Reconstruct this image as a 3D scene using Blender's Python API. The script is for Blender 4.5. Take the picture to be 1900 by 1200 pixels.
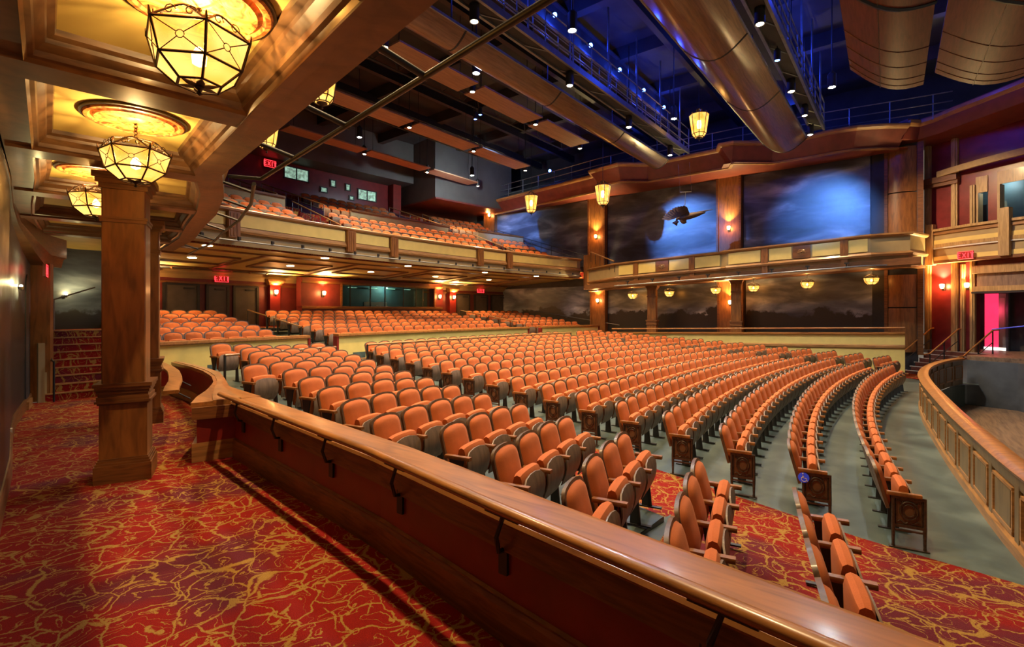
import bpy, math, random
from mathutils import Vector
random.seed(7)
sc = bpy.context.scene
col = sc.collection
for o in list(bpy.data.objects): bpy.data.objects.remove(o)

# ---------------------------------------------------------------- camera, world, exposure
CAMX, CAMY, CAMZ = -14.2, -0.9, 2.15
cam_d = bpy.data.cameras.new('camera'); cam = bpy.data.objects.new('camera', cam_d); col.objects.link(cam)
cam_d.sensor_width = 36.0; cam_d.lens = 36.0*920/1900; cam_d.shift_y = -22/1900
cam_d.clip_start = 0.05; cam_d.clip_end = 300
cam.location = (CAMX, CAMY, CAMZ); cam.rotation_euler = (math.pi/2, 0, math.radians(38.4-90))
sc.camera = cam
w = bpy.data.worlds.new('world'); sc.world = w; w.use_nodes = True
w.node_tree.nodes['Background'].inputs[0].default_value = (1.0, 0.82, 0.62, 1)
w.node_tree.nodes['Background'].inputs[1].default_value = 0.14
sc.view_settings.view_transform = 'Standard'; sc.view_settings.look = 'None'
sc.view_settings.exposure = 0.5; sc.view_settings.gamma = 1.0
sc.view_settings.use_curve_mapping = False
def light(name, kind, loc, energy, color, size=0.1, aim=None, angle=90, blend=0.6):
    d = bpy.data.lights.new(name, kind); d.energy = energy; d.color = color
    if kind == 'SPOT': d.spot_size = math.radians(angle); d.spot_blend = blend; d.shadow_soft_size = size
    elif kind == 'POINT': d.shadow_soft_size = size
    o = bpy.data.objects.new(name, d); col.objects.link(o); o.location = loc
    if aim is not None:
        o.rotation_euler = (Vector(aim)-Vector(loc)).to_track_quat('-Z', 'Y').to_euler()
    return o
WARM = (1.0, 0.62, 0.28); AMBER = (1.0, 0.50, 0.14); COOL = (0.82, 0.95, 1.0); HOUSE = (1.0, 0.68, 0.34)
BLUE = (0.02, 0.06, 1.0)

# ---------------------------------------------------------------- materials
MATS = {}
def newmat(name):
    m = bpy.data.materials.new(name); m.use_nodes = True; MATS[name] = m
    nt = m.node_tree; return m, nt, nt.nodes['Principled BSDF']
def nd(nt, t, **kw):
    n = nt.nodes.new(t)
    for k, v in kw.items(): setattr(n, k, v)
    return n
def ramp(nt, stops):
    r = nd(nt, 'ShaderNodeValToRGB'); e = r.color_ramp.elements
    while len(e) < len(stops): e.new(0.5)
    for i, (p, c) in enumerate(stops): e[i].position = p; e[i].color = (c[0], c[1], c[2], 1)
    return r
def coords(nt, scale=(1, 1, 1), kind='Object', rot=(0, 0, 0)):
    tc = nd(nt, 'ShaderNodeTexCoord'); mp = nd(nt, 'ShaderNodeMapping')
    mp.inputs['Scale'].default_value = scale; mp.inputs['Rotation'].default_value = rot
    nt.links.new(tc.outputs[kind], mp.inputs['Vector']); return mp
def bump(nt, b, src, s=0.2, d=0.01):
    n = nd(nt, 'ShaderNodeBump'); n.inputs['Strength'].default_value = s; n.inputs['Distance'].default_value = d
    nt.links.new(src, n.inputs['Height']); nt.links.new(n.outputs['Normal'], b.inputs['Normal'])
def wood(name, c1, c2, rough=0.32, scale=(1.2, 1.2, 12), coat=0.25):
    m, nt, b = newmat(name)
    mp = coords(nt, scale)
    n1 = nd(nt, 'ShaderNodeTexNoise'); n1.inputs['Scale'].default_value = 2.2; n1.inputs['Detail'].default_value = 5; n1.inputs['Distortion'].default_value = 0.8
    nt.links.new(mp.outputs[0], n1.inputs['Vector'])
    r = ramp(nt, [(0.3, c2), (0.55, c1), (0.75, tuple(x*1.25 for x in c1))])
    nt.links.new(n1.outputs['Fac'], r.inputs[0]); nt.links.new(r.outputs[0], b.inputs['Base Color'])
    b.inputs['Roughness'].default_value = rough; b.inputs['Coat Weight'].default_value = coat; b.inputs['Coat Roughness'].default_value = 0.15
    bump(nt, b, n1.outputs['Fac'], 0.08, 0.004); return m
def paint(name, c, rough=0.5, var=0.18, scale=3.0, metal=0.0, spec=0.5, bmp=0.05):
    m, nt, b = newmat(name)
    mp = coords(nt)
    n1 = nd(nt, 'ShaderNodeTexNoise'); n1.inputs['Scale'].default_value = scale; n1.inputs['Detail'].default_value = 4
    nt.links.new(mp.outputs[0], n1.inputs['Vector'])
    r = ramp(nt, [(0.3, tuple(x*(1-var) for x in c)), (0.7, tuple(x*(1+var) for x in c))])
    nt.links.new(n1.outputs['Fac'], r.inputs[0]); nt.links.new(r.outputs[0], b.inputs['Base Color'])
    b.inputs['Roughness'].default_value = rough; b.inputs['Metallic'].default_value = metal
    b.inputs['Specular IOR Level'].default_value = spec
    if bmp: bump(nt, b, n1.outputs['Fac'], bmp, 0.005)
    return m
def emit(name, c, s, var=0.0):
    m, nt, b = newmat(name)
    n1 = nd(nt, 'ShaderNodeTexNoise'); n1.inputs['Scale'].default_value = 6
    r = ramp(nt, [(0.3, tuple(x*(1-var) for x in c)), (0.7, c)])
    mp = coords(nt); nt.links.new(mp.outputs[0], n1.inputs['Vector']); nt.links.new(n1.outputs['Fac'], r.inputs[0])
    nt.links.new(r.outputs[0], b.inputs['Emission Color']); b.inputs['Emission Strength'].default_value = s
    nt.links.new(r.outputs[0], b.inputs['Base Color']); return m
wood('wood_mahogany', (0.195, 0.074, 0.019), (0.095, 0.034, 0.009), 0.42, (1.2, 1.2, 12), 0.06)
wood('wood_column', (0.25, 0.095, 0.022), (0.14, 0.052, 0.012), 0.4, (5, 5, 0.8))
wood('wood_rail', (0.34, 0.135, 0.030), (0.20, 0.075, 0.016), 0.36, (6, 0.7, 6), 0.25)
wood('wood_beam', (0.135, 0.062, 0.022), (0.075, 0.034, 0.012), 0.42, (2, 2, 8))
wood('wood_trim', (0.34, 0.165, 0.052), (0.20, 0.095, 0.03), 0.4, (1, 1, 9))
wood('wood_reflector', (0.20, 0.105, 0.055), (0.12, 0.060, 0.030), 0.30, (0.6, 9, 9), 0.3)
wood('wood_cloud', (0.30, 0.165, 0.095), (0.22, 0.12, 0.068), 0.55, (0.5, 6, 6), 0.1)
wood('wood_front', (0.135, 0.036, 0.020), (0.09, 0.024, 0.013), 0.58, (0.8, 8, 8), 0.0)
wood('wood_oak', (0.42, 0.27, 0.11), (0.27, 0.165, 0.06), 0.45, (7, 7, 0.8))
wood('wood_seat', (0.115, 0.060, 0.030), (0.06, 0.032, 0.017), 0.45, (8, 8, 1.5), 0.1)
wood('wood_pan', (0.20, 0.135, 0.095), (0.13, 0.088, 0.064), 0.5, (9, 9, 1.2), 0.05)
wood('wood_pit', (0.165, 0.105, 0.042), (0.10, 0.062, 0.025), 0.4, (4, 4, 1))
wood('stage_boards', (0.24, 0.15, 0.085), (0.12, 0.075, 0.045), 0.5, (0.4, 5, 3), 0.05)
paint('red_paint', (0.19, 0.014, 0.010), 0.38)
paint('burgundy', (0.145, 0.020, 0.020), 0.45)
paint('maroon_gloss', (0.18, 0.018, 0.020), 0.28)
paint('cornice_red', (0.165, 0.034, 0.020), 0.42)
paint('cream', (0.70, 0.53, 0.16), 0.55, 0.07)
paint('tan', (0.35, 0.255, 0.12), 0.55, 0.08)
paint('ochre', (0.56, 0.38, 0.11), 0.5, 0.1)
paint('plaster_gold', (0.62, 0.44, 0.115), 0.6, 0.06, 2.0)
paint('black_metal', (0.016, 0.016, 0.017), 0.45, 0.2, 6)
paint('bronze', (0.055, 0.034, 0.018), 0.42, 0.4, 20, 0.5)
paint('steel', (0.22, 0.24, 0.26), 0.4, 0.15, 6, 0.7)
paint('dark_deck', (0.026, 0.028, 0.031), 0.8, 0.3, 1.2)
paint('dark_wall', (0.030, 0.031, 0.034), 0.5, 0.3)
paint('bulkhead_grey', (0.085, 0.082, 0.078), 0.6, 0.2, 0.8)
paint('door_grey', (0.075, 0.062, 0.052), 0.4, 0.2)
paint('white_strip', (0.62, 0.60, 0.52), 0.5, 0.1)
paint('pit_grey', (0.085, 0.092, 0.098), 0.6, 0.55, 1.1)
paint('teal_wall', (0.05, 0.095, 0.105), 0.6, 0.15)
paint('pine', (0.50, 0.36, 0.12), 0.6, 0.12, 9)
paint('iron_ornament', (0.075, 0.055, 0.042), 0.38, 0.35, 30, 0.55)
paint('brown_feather', (0.045, 0.022, 0.012), 0.7, 0.4, 14)
paint('plug_white', (0.7, 0.66, 0.55), 0.5, 0.05)
paint('purple_panel', (0.06, 0.035, 0.10), 0.5, 0.2)
emit('lamp_white', (0.9, 1.0, 0.95), 60)
emit('lamp_warm', (1.0, 0.80, 0.50), 25)
emit('lamp_blue', (0.05, 0.16, 1.0), 30)
emit('sconce_glow', (1.0, 0.60, 0.22), 16)
emit('exit_red', (1.0, 0.03, 0.04), 2.2)
emit('booth_light', (0.55, 0.92, 0.70), 0.45, 0.75)
emit('pink_light', (1.0, 0.03, 0.10), 1.1, 0.1)
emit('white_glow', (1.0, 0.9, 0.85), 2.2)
emit('sign_blue', (0.03, 0.06, 0.55), 0.25)
# amber lantern glass: lets the bulb's light out and glows itself
m, nt, b = newmat('lantern_glass')
out = nt.nodes['Material Output']; tr = nd(nt, 'ShaderNodeBsdfTransparent'); tr.inputs[0].default_value = (0.80, 0.50, 0.20, 1)
em = nd(nt, 'ShaderNodeEmission'); em.inputs[1].default_value = 1.9
n1 = nd(nt, 'ShaderNodeTexNoise'); n1.inputs['Scale'].default_value = 3.5; mp = coords(nt); nt.links.new(mp.outputs[0], n1.inputs['Vector'])
r = ramp(nt, [(0.35, (0.95, 0.33, 0.035)), (0.65, (1.0, 0.56, 0.14))]); nt.links.new(n1.outputs['Fac'], r.inputs[0]); nt.links.new(r.outputs[0], em.inputs[0])
mx = nd(nt, 'ShaderNodeMixShader'); mx.inputs[0].default_value = 0.66
nt.links.new(tr.outputs[0], mx.inputs[1]); nt.links.new(em.outputs[0], mx.inputs[2]); nt.links.new(mx.outputs[0], out.inputs[0])
# window glass of the booths
m, nt, b = newmat('booth_glass'); b.inputs['Base Color'].default_value = (0.75, 0.9, 0.85, 1); b.inputs['Roughness'].default_value = 0.04
b.inputs['Transmission Weight'].default_value = 1.0; b.inputs['IOR'].default_value = 1.1
# orange upholstery
m, nt, b = newmat('orange_fabric')
mp = coords(nt); n1 = nd(nt, 'ShaderNodeTexNoise'); n1.inputs['Scale'].default_value = 260; n1.inputs['Detail'].default_value = 2
n2 = nd(nt, 'ShaderNodeTexNoise'); n2.inputs['Scale'].default_value = 5
nt.links.new(mp.outputs[0], n1.inputs['Vector']); nt.links.new(mp.outputs[0], n2.inputs['Vector'])
r = ramp(nt, [(0.25, (0.37, 0.078, 0.012)), (0.75, (0.55, 0.140, 0.024))]); nt.links.new(n1.outputs['Fac'], r.inputs[0])
r2 = ramp(nt, [(0.3, (0.85, 0.85, 0.85)), (0.7, (1.08, 1.08, 1.08))]); nt.links.new(n2.outputs['Fac'], r2.inputs[0])
mm = nd(nt, 'ShaderNodeMixRGB', blend_type='MULTIPLY'); mm.inputs[0].default_value = 1
nt.links.new(r.outputs[0], mm.inputs[1]); nt.links.new(r2.outputs[0], mm.inputs[2]); nt.links.new(mm.outputs[0], b.inputs['Base Color'])
b.inputs['Roughness'].default_value = 0.85; b.inputs['Sheen Weight'].default_value = 0.12; b.inputs['Sheen Tint'].default_value = (1, 0.5, 0.3, 1)
# patterned carpet
def carpet(name, red, purple, gold, scale=3.0):
    m, nt, b = newmat(name)
    g = nd(nt, 'ShaderNodeNewGeometry')
    mp = nd(nt, 'ShaderNodeMapping'); mp.inputs['Rotation'].default_value = (0, 0, 0.5); nt.links.new(g.outputs['Position'], mp.inputs['Vector'])
    n1 = nd(nt, 'ShaderNodeTexNoise'); n1.inputs['Scale'].default_value = 3.2; n1.inputs['Detail'].default_value = 1.5
    nt.links.new(mp.outputs[0], n1.inputs['Vector'])
    sub = nd(nt, 'ShaderNodeVectorMath', operation='SUBTRACT'); sub.inputs[1].default_value = (0.5, 0.5, 0.5); nt.links.new(n1.outputs['Color'], sub.inputs[0])
    scl = nd(nt, 'ShaderNodeVectorMath', operation='SCALE'); scl.inputs['Scale'].default_value = 0.34; nt.links.new(sub.outputs[0], scl.inputs[0])
    n3 = nd(nt, 'ShaderNodeTexNoise'); n3.inputs['Scale'].default_value = 38; n3.inputs['Detail'].default_value = 1; nt.links.new(mp.outputs[0], n3.inputs['Vector'])
    sub3 = nd(nt, 'ShaderNodeVectorMath', operation='SUBTRACT'); sub3.inputs[1].default_value = (0.5, 0.5, 0.5); nt.links.new(n3.outputs['Color'], sub3.inputs[0])
    scl3 = nd(nt, 'ShaderNodeVectorMath', operation='SCALE'); scl3.inputs['Scale'].default_value = 0.028; nt.links.new(sub3.outputs[0], scl3.inputs[0])
    add = nd(nt, 'ShaderNodeVectorMath', operation='ADD'); nt.links.new(mp.outputs[0], add.inputs[0]); nt.links.new(scl.outputs[0], add.inputs[1])
    add3 = nd(nt, 'ShaderNodeVectorMath', operation='ADD'); nt.links.new(add.outputs[0], add3.inputs[0]); nt.links.new(scl3.outputs[0], add3.inputs[1])
    ml = nd(nt, 'ShaderNodeVectorMath', operation='MULTIPLY'); ml.inputs[1].default_value = (1, 1, 0.0); nt.links.new(add3.outputs[0], ml.inputs[0])
    vo = nd(nt, 'ShaderNodeTexVoronoi', feature='DISTANCE_TO_EDGE'); vo.inputs['Scale'].default_value = scale; nt.links.new(ml.outputs[0], vo.inputs['Vector'])
    ln = ramp(nt, [(0.016, (1, 1, 1)), (0.030, (0, 0, 0))]); nt.links.new(vo.outputs['Distance'], ln.inputs[0])
    v2 = nd(nt, 'ShaderNodeTexVoronoi', feature='DISTANCE_TO_EDGE'); v2.inputs['Scale'].default_value = scale*1.55
    ad2 = nd(nt, 'ShaderNodeVectorMath', operation='ADD'); ad2.inputs[1].default_value = (3.3, 1.7, 0); nt.links.new(ml.outputs[0], ad2.inputs[0]); nt.links.new(ad2.outputs[0], v2.inputs['Vector'])
    l2 = ramp(nt, [(0.018, (1, 1, 1)), (0.036, (0, 0, 0))]); nt.links.new(v2.outputs['Distance'], l2.inputs[0])
    n4 = nd(nt, 'ShaderNodeTexNoise'); n4.inputs['Scale'].default_value = 5.0; n4.inputs['Detail'].default_value = 0; nt.links.new(ad2.outputs[0], n4.inputs['Vector'])
    k4 = ramp(nt, [(0.50, (0, 0, 0)), (0.54, (1, 1, 1))]); nt.links.new(n4.outputs['Fac'], k4.inputs[0])
    m2 = nd(nt, 'ShaderNodeMixRGB', blend_type='MULTIPLY'); m2.inputs[0].default_value = 1; nt.links.new(l2.outputs[0], m2.inputs[1]); nt.links.new(k4.outputs[0], m2.inputs[2])
    n6 = nd(nt, 'ShaderNodeTexNoise'); n6.inputs['Scale'].default_value = 4.4; n6.inputs['Detail'].default_value = 0.6; n6.inputs['Distortion'].default_value = 1.1; nt.links.new(add3.outputs[0], n6.inputs['Vector'])
    f6 = nd(nt, 'ShaderNodeMath', operation='MULTIPLY'); f6.inputs[1].default_value = 4.5; nt.links.new(n6.outputs['Fac'], f6.inputs[0])
    g6 = nd(nt, 'ShaderNodeMath', operation='PINGPONG'); g6.inputs[1].default_value = 0.5; nt.links.new(f6.outputs[0], g6.inputs[0])
    l6 = ramp(nt, [(0.028, (1, 1, 1)), (0.052, (0, 0, 0))]); nt.links.new(g6.outputs[0], l6.inputs[0])
    mx6 = nd(nt, 'ShaderNodeMixRGB', blend_type='LIGHTEN'); mx6.inputs[0].default_value = 1; nt.links.new(l6.outputs[0], mx6.inputs[1]); nt.links.new(m2.outputs[0], mx6.inputs[2])
    mxl = nd(nt, 'ShaderNodeMixRGB', blend_type='LIGHTEN'); mxl.inputs[0].default_value = 1; nt.links.new(ln.outputs[0], mxl.inputs[1]); nt.links.new(mx6.outputs[0], mxl.inputs[2])
    n5 = nd(nt, 'ShaderNodeTexNoise'); n5.inputs['Scale'].default_value = 0.9; n5.inputs['Detail'].default_value = 2; nt.links.new(mp.outputs[0], n5.inputs['Vector'])
    pc = ramp(nt, [(0.50, red), (0.64, purple)]); nt.links.new(n5.outputs['Fac'], pc.inputs[0])
    mc = nd(nt, 'ShaderNodeMixRGB'); nt.links.new(mxl.outputs[0], mc.inputs[0]); nt.links.new(pc.outputs[0], mc.inputs[1]); mc.inputs[2].default_value = (*gold, 1)
    nz = nd(nt, 'ShaderNodeTexNoise'); nz.inputs['Scale'].default_value = 170; nt.links.new(mp.outputs[0], nz.inputs['Vector'])
    rz = ramp(nt, [(0.3, (0.62, 0.62, 0.62)), (0.7, (1.2, 1.2, 1.2))]); nt.links.new(nz.outputs['Fac'], rz.inputs[0])
    mz = nd(nt, 'ShaderNodeMixRGB', blend_type='MULTIPLY'); mz.inputs[0].default_value = 1; nt.links.new(mc.outputs[0], mz.inputs[1]); nt.links.new(rz.outputs[0], mz.inputs[2])
    nt.links.new(mz.outputs[0], b.inputs['Base Color']); b.inputs['Roughness'].default_value = 0.95; b.inputs['Specular IOR Level'].default_value = 0.15
    bump(nt, b, nz.outputs['Fac'], 0.4, 0.006)
carpet('carpet', (0.21, 0.008, 0.005), (0.11, 0.013, 0.020), (0.30, 0.165, 0.035))
# worn grey-green concrete
m, nt, b = newmat('concrete'); mp = coords(nt)
n1 = nd(nt, 'ShaderNodeTexNoise'); n1.inputs['Scale'].default_value = 1.3; n1.inputs['Detail'].default_value = 8; n1.inputs['Distortion'].default_value = 0.6; nt.links.new(mp.outputs[0], n1.inputs['Vector'])
r = ramp(nt, [(0.3, (0.030, 0.047, 0.044)), (0.5, (0.060, 0.088, 0.080)), (0.72, (0.115, 0.152, 0.136))]); nt.links.new(n1.outputs['Fac'], r.inputs[0])
nt.links.new(r.outputs[0], b.inputs['Base Color']); b.inputs['Roughness'].default_value = 0.38; bump(nt, b, n1.outputs['Fac'], 0.1, 0.01)
# gilded medallion
m, nt, b = newmat('medallion_gilt'); mp = coords(nt)
n1 = nd(nt, 'ShaderNodeTexNoise'); n1.inputs['Scale'].default_value = 7; n1.inputs['Distortion'].default_value = 2.5; nt.links.new(mp.outputs[0], n1.inputs['Vector'])
r = ramp(nt, [(0.38, (0.20, 0.05, 0.01)), (0.5, (0.50, 0.16, 0.03)), (0.62, (0.62, 0.24, 0.05))]); nt.links.new(n1.outputs['Fac'], r.inputs[0])
nt.links.new(r.outputs[0], b.inputs['Base Color']); b.inputs['Roughness'].default_value = 0.5; bump(nt, b, n1.outputs['Fac'], 0.5, 0.02)
# painted night skies and wooded hills (flat murals)
def mural(name, trees, base=2.3, amp=1.4, k_=1.0):
    m, nt, b = newmat(name); mp = coords(nt, (0.13, 0.13, 0.42))
    n1 = nd(nt, 'ShaderNodeTexNoise'); n1.inputs['Scale'].default_value = 3.0; n1.inputs['Detail'].default_value = 7; n1.inputs['Distortion'].default_value = 0.35; nt.links.new(mp.outputs[0], n1.inputs['Vector'])
    r = ramp(nt, [(0.32, tuple(k_*q for q in (0.018, 0.022, 0.032))), (0.46, tuple(k_*q for q in (0.055, 0.068, 0.092))), (0.58, tuple(k_*q for q in (0.14, 0.165, 0.205))), (0.70, tuple(k_*q for q in (0.36, 0.40, 0.44)))]); nt.links.new(n1.outputs['Fac'], r.inputs[0])
    last = r.outputs[0]
    if trees:
        tc = coords(nt); n2 = nd(nt, 'ShaderNodeTexNoise'); n2.inputs['Scale'].default_value = 1.1; n2.inputs['Detail'].default_value = 12; n2.inputs['Roughness'].default_value = 0.62
        ms = nd(nt, 'ShaderNodeMapping'); ms.inputs['Scale'].default_value = (0.5, 0.5, 0.55); nt.links.new(tc.outputs[0], ms.inputs[0]); nt.links.new(ms.outputs[0], n2.inputs['Vector'])
        sp = nd(nt, 'ShaderNodeSeparateXYZ'); nt.links.new(tc.outputs[0], sp.inputs[0])
        ma = nd(nt, 'ShaderNodeMath', operation='MULTIPLY_ADD'); ma.inputs[1].default_value = amp*2; ma.inputs[2].default_value = base-amp; nt.links.new(n2.outputs['Fac'], ma.inputs[0])
        gt = nd(nt, 'ShaderNodeMath', operation='SUBTRACT'); nt.links.new(ma.outputs[0], gt.inputs[0]); nt.links.new(sp.outputs['Z'], gt.inputs[1])
        k = ramp(nt, [(0.0, (0, 0, 0)), (0.12, (1, 1, 1))]); nt.links.new(gt.outputs[0], k.inputs[0])
        mx = nd(nt, 'ShaderNodeMixRGB'); nt.links.new(k.outputs[0], mx.inputs[0]); nt.links.new(last, mx.inputs[1]); mx.inputs[2].default_value = (0.026, 0.025, 0.022, 1); last = mx.outputs[0]
    nt.links.new(last, b.inputs['Base Color']); b.inputs['Roughness'].default_value = 0.33
mural('mural_sky', False); mural('mural_woods', True, 2.2, 1.3, 2.0)

# ---------------------------------------------------------------- mesh helpers
ORG = {}
class MB:
    def __init__(s): s.v = []; s.f = []; s.mi = []
    def quad(s, a, b, c, d, m=0): i = len(s.v); s.v += [a, b, c, d]; s.f.append((i, i+1, i+2, i+3)); s.mi.append(m)
    def grid(s, rows, close=False, m=0):
        i0 = len(s.v); n = len(rows[0])
        for r in rows: s.v += r
        for j in range(len(rows)-1):
            for k in range(n if close else n-1):
                k2 = (k+1) % n
                s.f.append((i0+j*n+k, i0+j*n+k2, i0+(j+1)*n+k2, i0+(j+1)*n+k)); s.mi.append(m)
        return i0
    def box(s, c, d, rz=0.0, m=0):
        hx, hy, hz = d[0]/2, d[1]/2, d[2]/2; cs, sn = math.cos(rz), math.sin(rz); i = len(s.v)
        for z in (-hz, hz):
            for x, y in ((-hx, -hy), (hx, -hy), (hx, hy), (-hx, hy)):
                s.v.append((c[0]+x*cs-y*sn, c[1]+x*sn+y*cs, c[2]+z))
        for q in ((3, 2, 1, 0), (4, 5, 6, 7), (0, 1, 5, 4), (1, 2, 6, 5), (2, 3, 7, 6), (3, 0, 4, 7)):
            s.f.append(tuple(i+k for k in q)); s.mi.append(m)
        return s
    def prism(s, pts, z0, z1, m=0):
        n = len(pts); i = len(s.v); s.v += [(x, y, z0) for x, y in pts]+[(x, y, z1) for x, y in pts]
        s.f.append(tuple(i+n+k for k in range(n))); s.f.append(tuple(i+n-1-k for k in range(n)))
        for k in range(n): s.f.append((i+k, i+(k+1) % n, i+n+(k+1) % n, i+n+k))
        s.mi += [m]*(n+2); return s
    def extr(s, pts, vec, m=0):
        n = len(pts); i = len(s.v); s.v += [tuple(p) for p in pts]+[(p[0]+vec[0], p[1]+vec[1], p[2]+vec[2]) for p in pts]
        s.f.append(tuple(i+n-1-k for k in range(n))); s.f.append(tuple(i+n+k for k in range(n)))
        for k in range(n): s.f.append((i+k, i+(k+1) % n, i+n+(k+1) % n, i+n+k))
        s.mi += [m]*(n+2); return s
    def tube(s, path, r, n=6, m=0, caps=True):
        path = [Vector(p) for p in path]; rows = []
        for k, p in enumerate(path):
            t = (path[min(k+1, len(path)-1)]-path[max(k-1, 0)]).normalized()
            up = Vector((0, 0, 1)) if abs(t.z) < 0.95 else Vector((1, 0, 0))
            a = t.cross(up).normalized(); b2 = t.cross(a).normalized()
            rr = r[k] if isinstance(r, (list, tuple)) else r
            rows.append([tuple(p+(a*math.cos(2*math.pi*j/n)+b2*math.sin(2*math.pi*j/n))*rr) for j in range(n)])
        i0 = s.grid(rows, True, m)
        if caps:
            s.f.append(tuple(i0+j for j in range(n))); s.f.append(tuple(i0+(len(rows)-1)*n+n-1-j for j in range(n))); s.mi += [m, m]
        return s
    def lathe(s, prof, c=(0, 0, 0), n=16, m=0):
        rows = [[(c[0]+r*math.cos(2*math.pi*j/n), c[1]+r*math.sin(2*math.pi*j/n), c[2]+z) for j in range(n)] for r, z in prof]
        s.grid(rows, True, m); return s
    def sweep(s, prof, path, m=0, caps=True):
        # prof: (offset to the left of the path, height); path: (x, y[, z])
        P = [Vector((p[0], p[1])) for p in path]; Z = [p[2] if len(p) > 2 else 0.0 for p in path]; rows = []
        for k in range(len(P)):
            d0 = (P[k]-P[k-1]).normalized() if k > 0 else None
            d1 = (P[k+1]-P[k]).normalized() if k < len(P)-1 else None
            d0 = d0 or d1; d1 = d1 or d0
            n0 = Vector((-d0.y, d0.x)); n1 = Vector((-d1.y, d1.x)); nn = (n0+n1)
            nn = nn.normalized() if nn.length > 1e-6 else n0
            sc_ = 1/max(0.5, nn.dot(n0))
            rows.append([(P[k].x+nn.x*o*sc_, P[k].y+nn.y*o*sc_, Z[k]+h) for o, h in prof])
        i0 = s.grid(rows, True, m); n = len(prof)
        if caps:
            s.f.append(tuple(i0+j for j in range(n))); s.f.append(tuple(i0+(len(rows)-1)*n+n-1-j for j in range(n))); s.mi += [m, m]
        return s
    def build(s, name, mat, parent=None, smooth=None, **tags):
        me = bpy.data.meshes.new(name); o0 = ORG.get(parent.name, (0, 0, 0)) if parent else (0, 0, 0)
        me.from_pydata([(a-o0[0], b-o0[1], c-o0[2]) for a, b, c in s.v], [], s.f)
        for mm_ in (mat if isinstance(mat, (list, tuple)) else [mat]): me.materials.append(MATS[mm_])
        if isinstance(mat, (list, tuple)): me.polygons.foreach_set('material_index', s.mi)
        me.validate()
        import bmesh
        bm = bmesh.new(); bm.from_mesh(me); bmesh.ops.recalc_face_normals(bm, faces=bm.faces); bm.to_mesh(me); bm.free()
        if smooth is not None:
            me.shade_smooth(); me.set_sharp_from_angle(angle=math.radians(smooth))
        o = bpy.data.objects.new(name, me); col.objects.link(o); o.parent = parent; ORG[o.name] = o0
        for k, v in tags.items(): o[k] = v
        return o
def tag(o, label=None, cat=None, group=None, kind=None):
    if label: o['label'] = label
    if cat: o['category'] = cat
    if group: o['group'] = group
    if kind: o['kind'] = kind
    return o
def empty(name, loc, label, cat, group=None, kind=None, local=False):
    o = bpy.data.objects.new(name, None); col.objects.link(o); o.location = loc; o.empty_display_size = 0.1
    ORG[o.name] = (0, 0, 0) if local else tuple(loc)
    return tag(o, label, cat, group, kind)
def struct(mb, name, mat, smooth=None, label=None): return tag(mb.build(name, mat, None, smooth), label, kind='structure')
def sempty(name, loc):
    o = bpy.data.objects.new(name, None); col.objects.link(o); o.location = loc; o.empty_display_size = 0.1
    ORG[o.name] = tuple(loc); o['kind'] = 'structure'; return o
def copy_tree(o, parent=None):
    c = o.copy(); col.objects.link(c); c.parent = parent
    for ch in [x for x in o.children]: copy_tree(ch, c)
    return c
def inst(me, name, parent, loc=(0, 0, 0), rz=0.0):
    o = bpy.data.objects.new(name, me); col.objects.link(o); o.parent = parent; o0 = ORG[parent.name]
    o.location = (loc[0]-o0[0], loc[1]-o0[1], loc[2]-o0[2]); o.rotation_euler = (0, 0, rz); return o
CY0 = -44.0
def P(r, a, z=0.0): return (r*math.sin(a), CY0+r*math.cos(a), z)
def arc(r, x0, x1, n=None, z=0.0):
    a0, a1 = math.asin(x0/r), math.asin(x1/r); n = n or max(2, int(abs(x1-x0)/0.9))
    return [P(r, a0+(a1-a0)*k/n, z) for k in range(n+1)]
def lerp(a, b, t): return a+(b-a)*t
def interp(pts, y):
    for (ya, xa), (yb, xb) in zip(pts, pts[1:]):
        if y <= yb: return xa+(xb-xa)*(y-ya)/(yb-ya)
    return pts[-1][1]
ORD = ['first', 'second', 'third', 'fourth', 'fifth', 'sixth', 'seventh', 'eighth', 'ninth', 'tenth', 'eleventh', 'twelfth', 'thirteenth', 'fourteenth', 'fifteenth', 'sixteenth', 'seventeenth', 'eighteenth', 'nineteenth', 'twentieth', 'twenty-first', 'twenty-second', 'twenty-third', 'twenty-fourth', 'twenty-fifth', 'twenty-sixth', 'twenty-seventh', 'twenty-eighth', 'twenty-ninth', 'thirtieth']

# ================================================================ THE SETTING
PIT = [(-11.5, -3.1), (-9.0, -2.35), (-6.57, -1.95), (-2.96, -1.62), (1.05, -1.38), (3.5, -1.32), (5.81, -1.46), (7.71, -1.78), (9.2, -2.14), (10.3, -2.56)]
def pit_y(x): return interp(PIT, x)
def sstep(t): t = max(0.0, min(1.0, t)); return t*t*(3-2*t)
def zf(x, y):
    r = math.hypot(x, y-CY0)
    return -0.5+0.06*max(0.0, min(r, 58.6)-44)+0.15*sstep((-7.3-x)/2.2)
def xl_center(r): return -7.17+0.16*(r-43.9)/0.865            # left edge of the centre seating block
def xlast_near(r): return -8.93+0.2125*((r-43.9)/0.865-3)     # last seat centre of the side block
WALLF = [(-3.2, -11.98), (-1.5, -11.72), (1.06, -11.38), (2.82, -11.08), (6.83, -10.66), (8.29, -10.46), (9.5, -10.05), (10.66, -9.7), (12.7, -9.46), (14.2, -9.40)]
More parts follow.
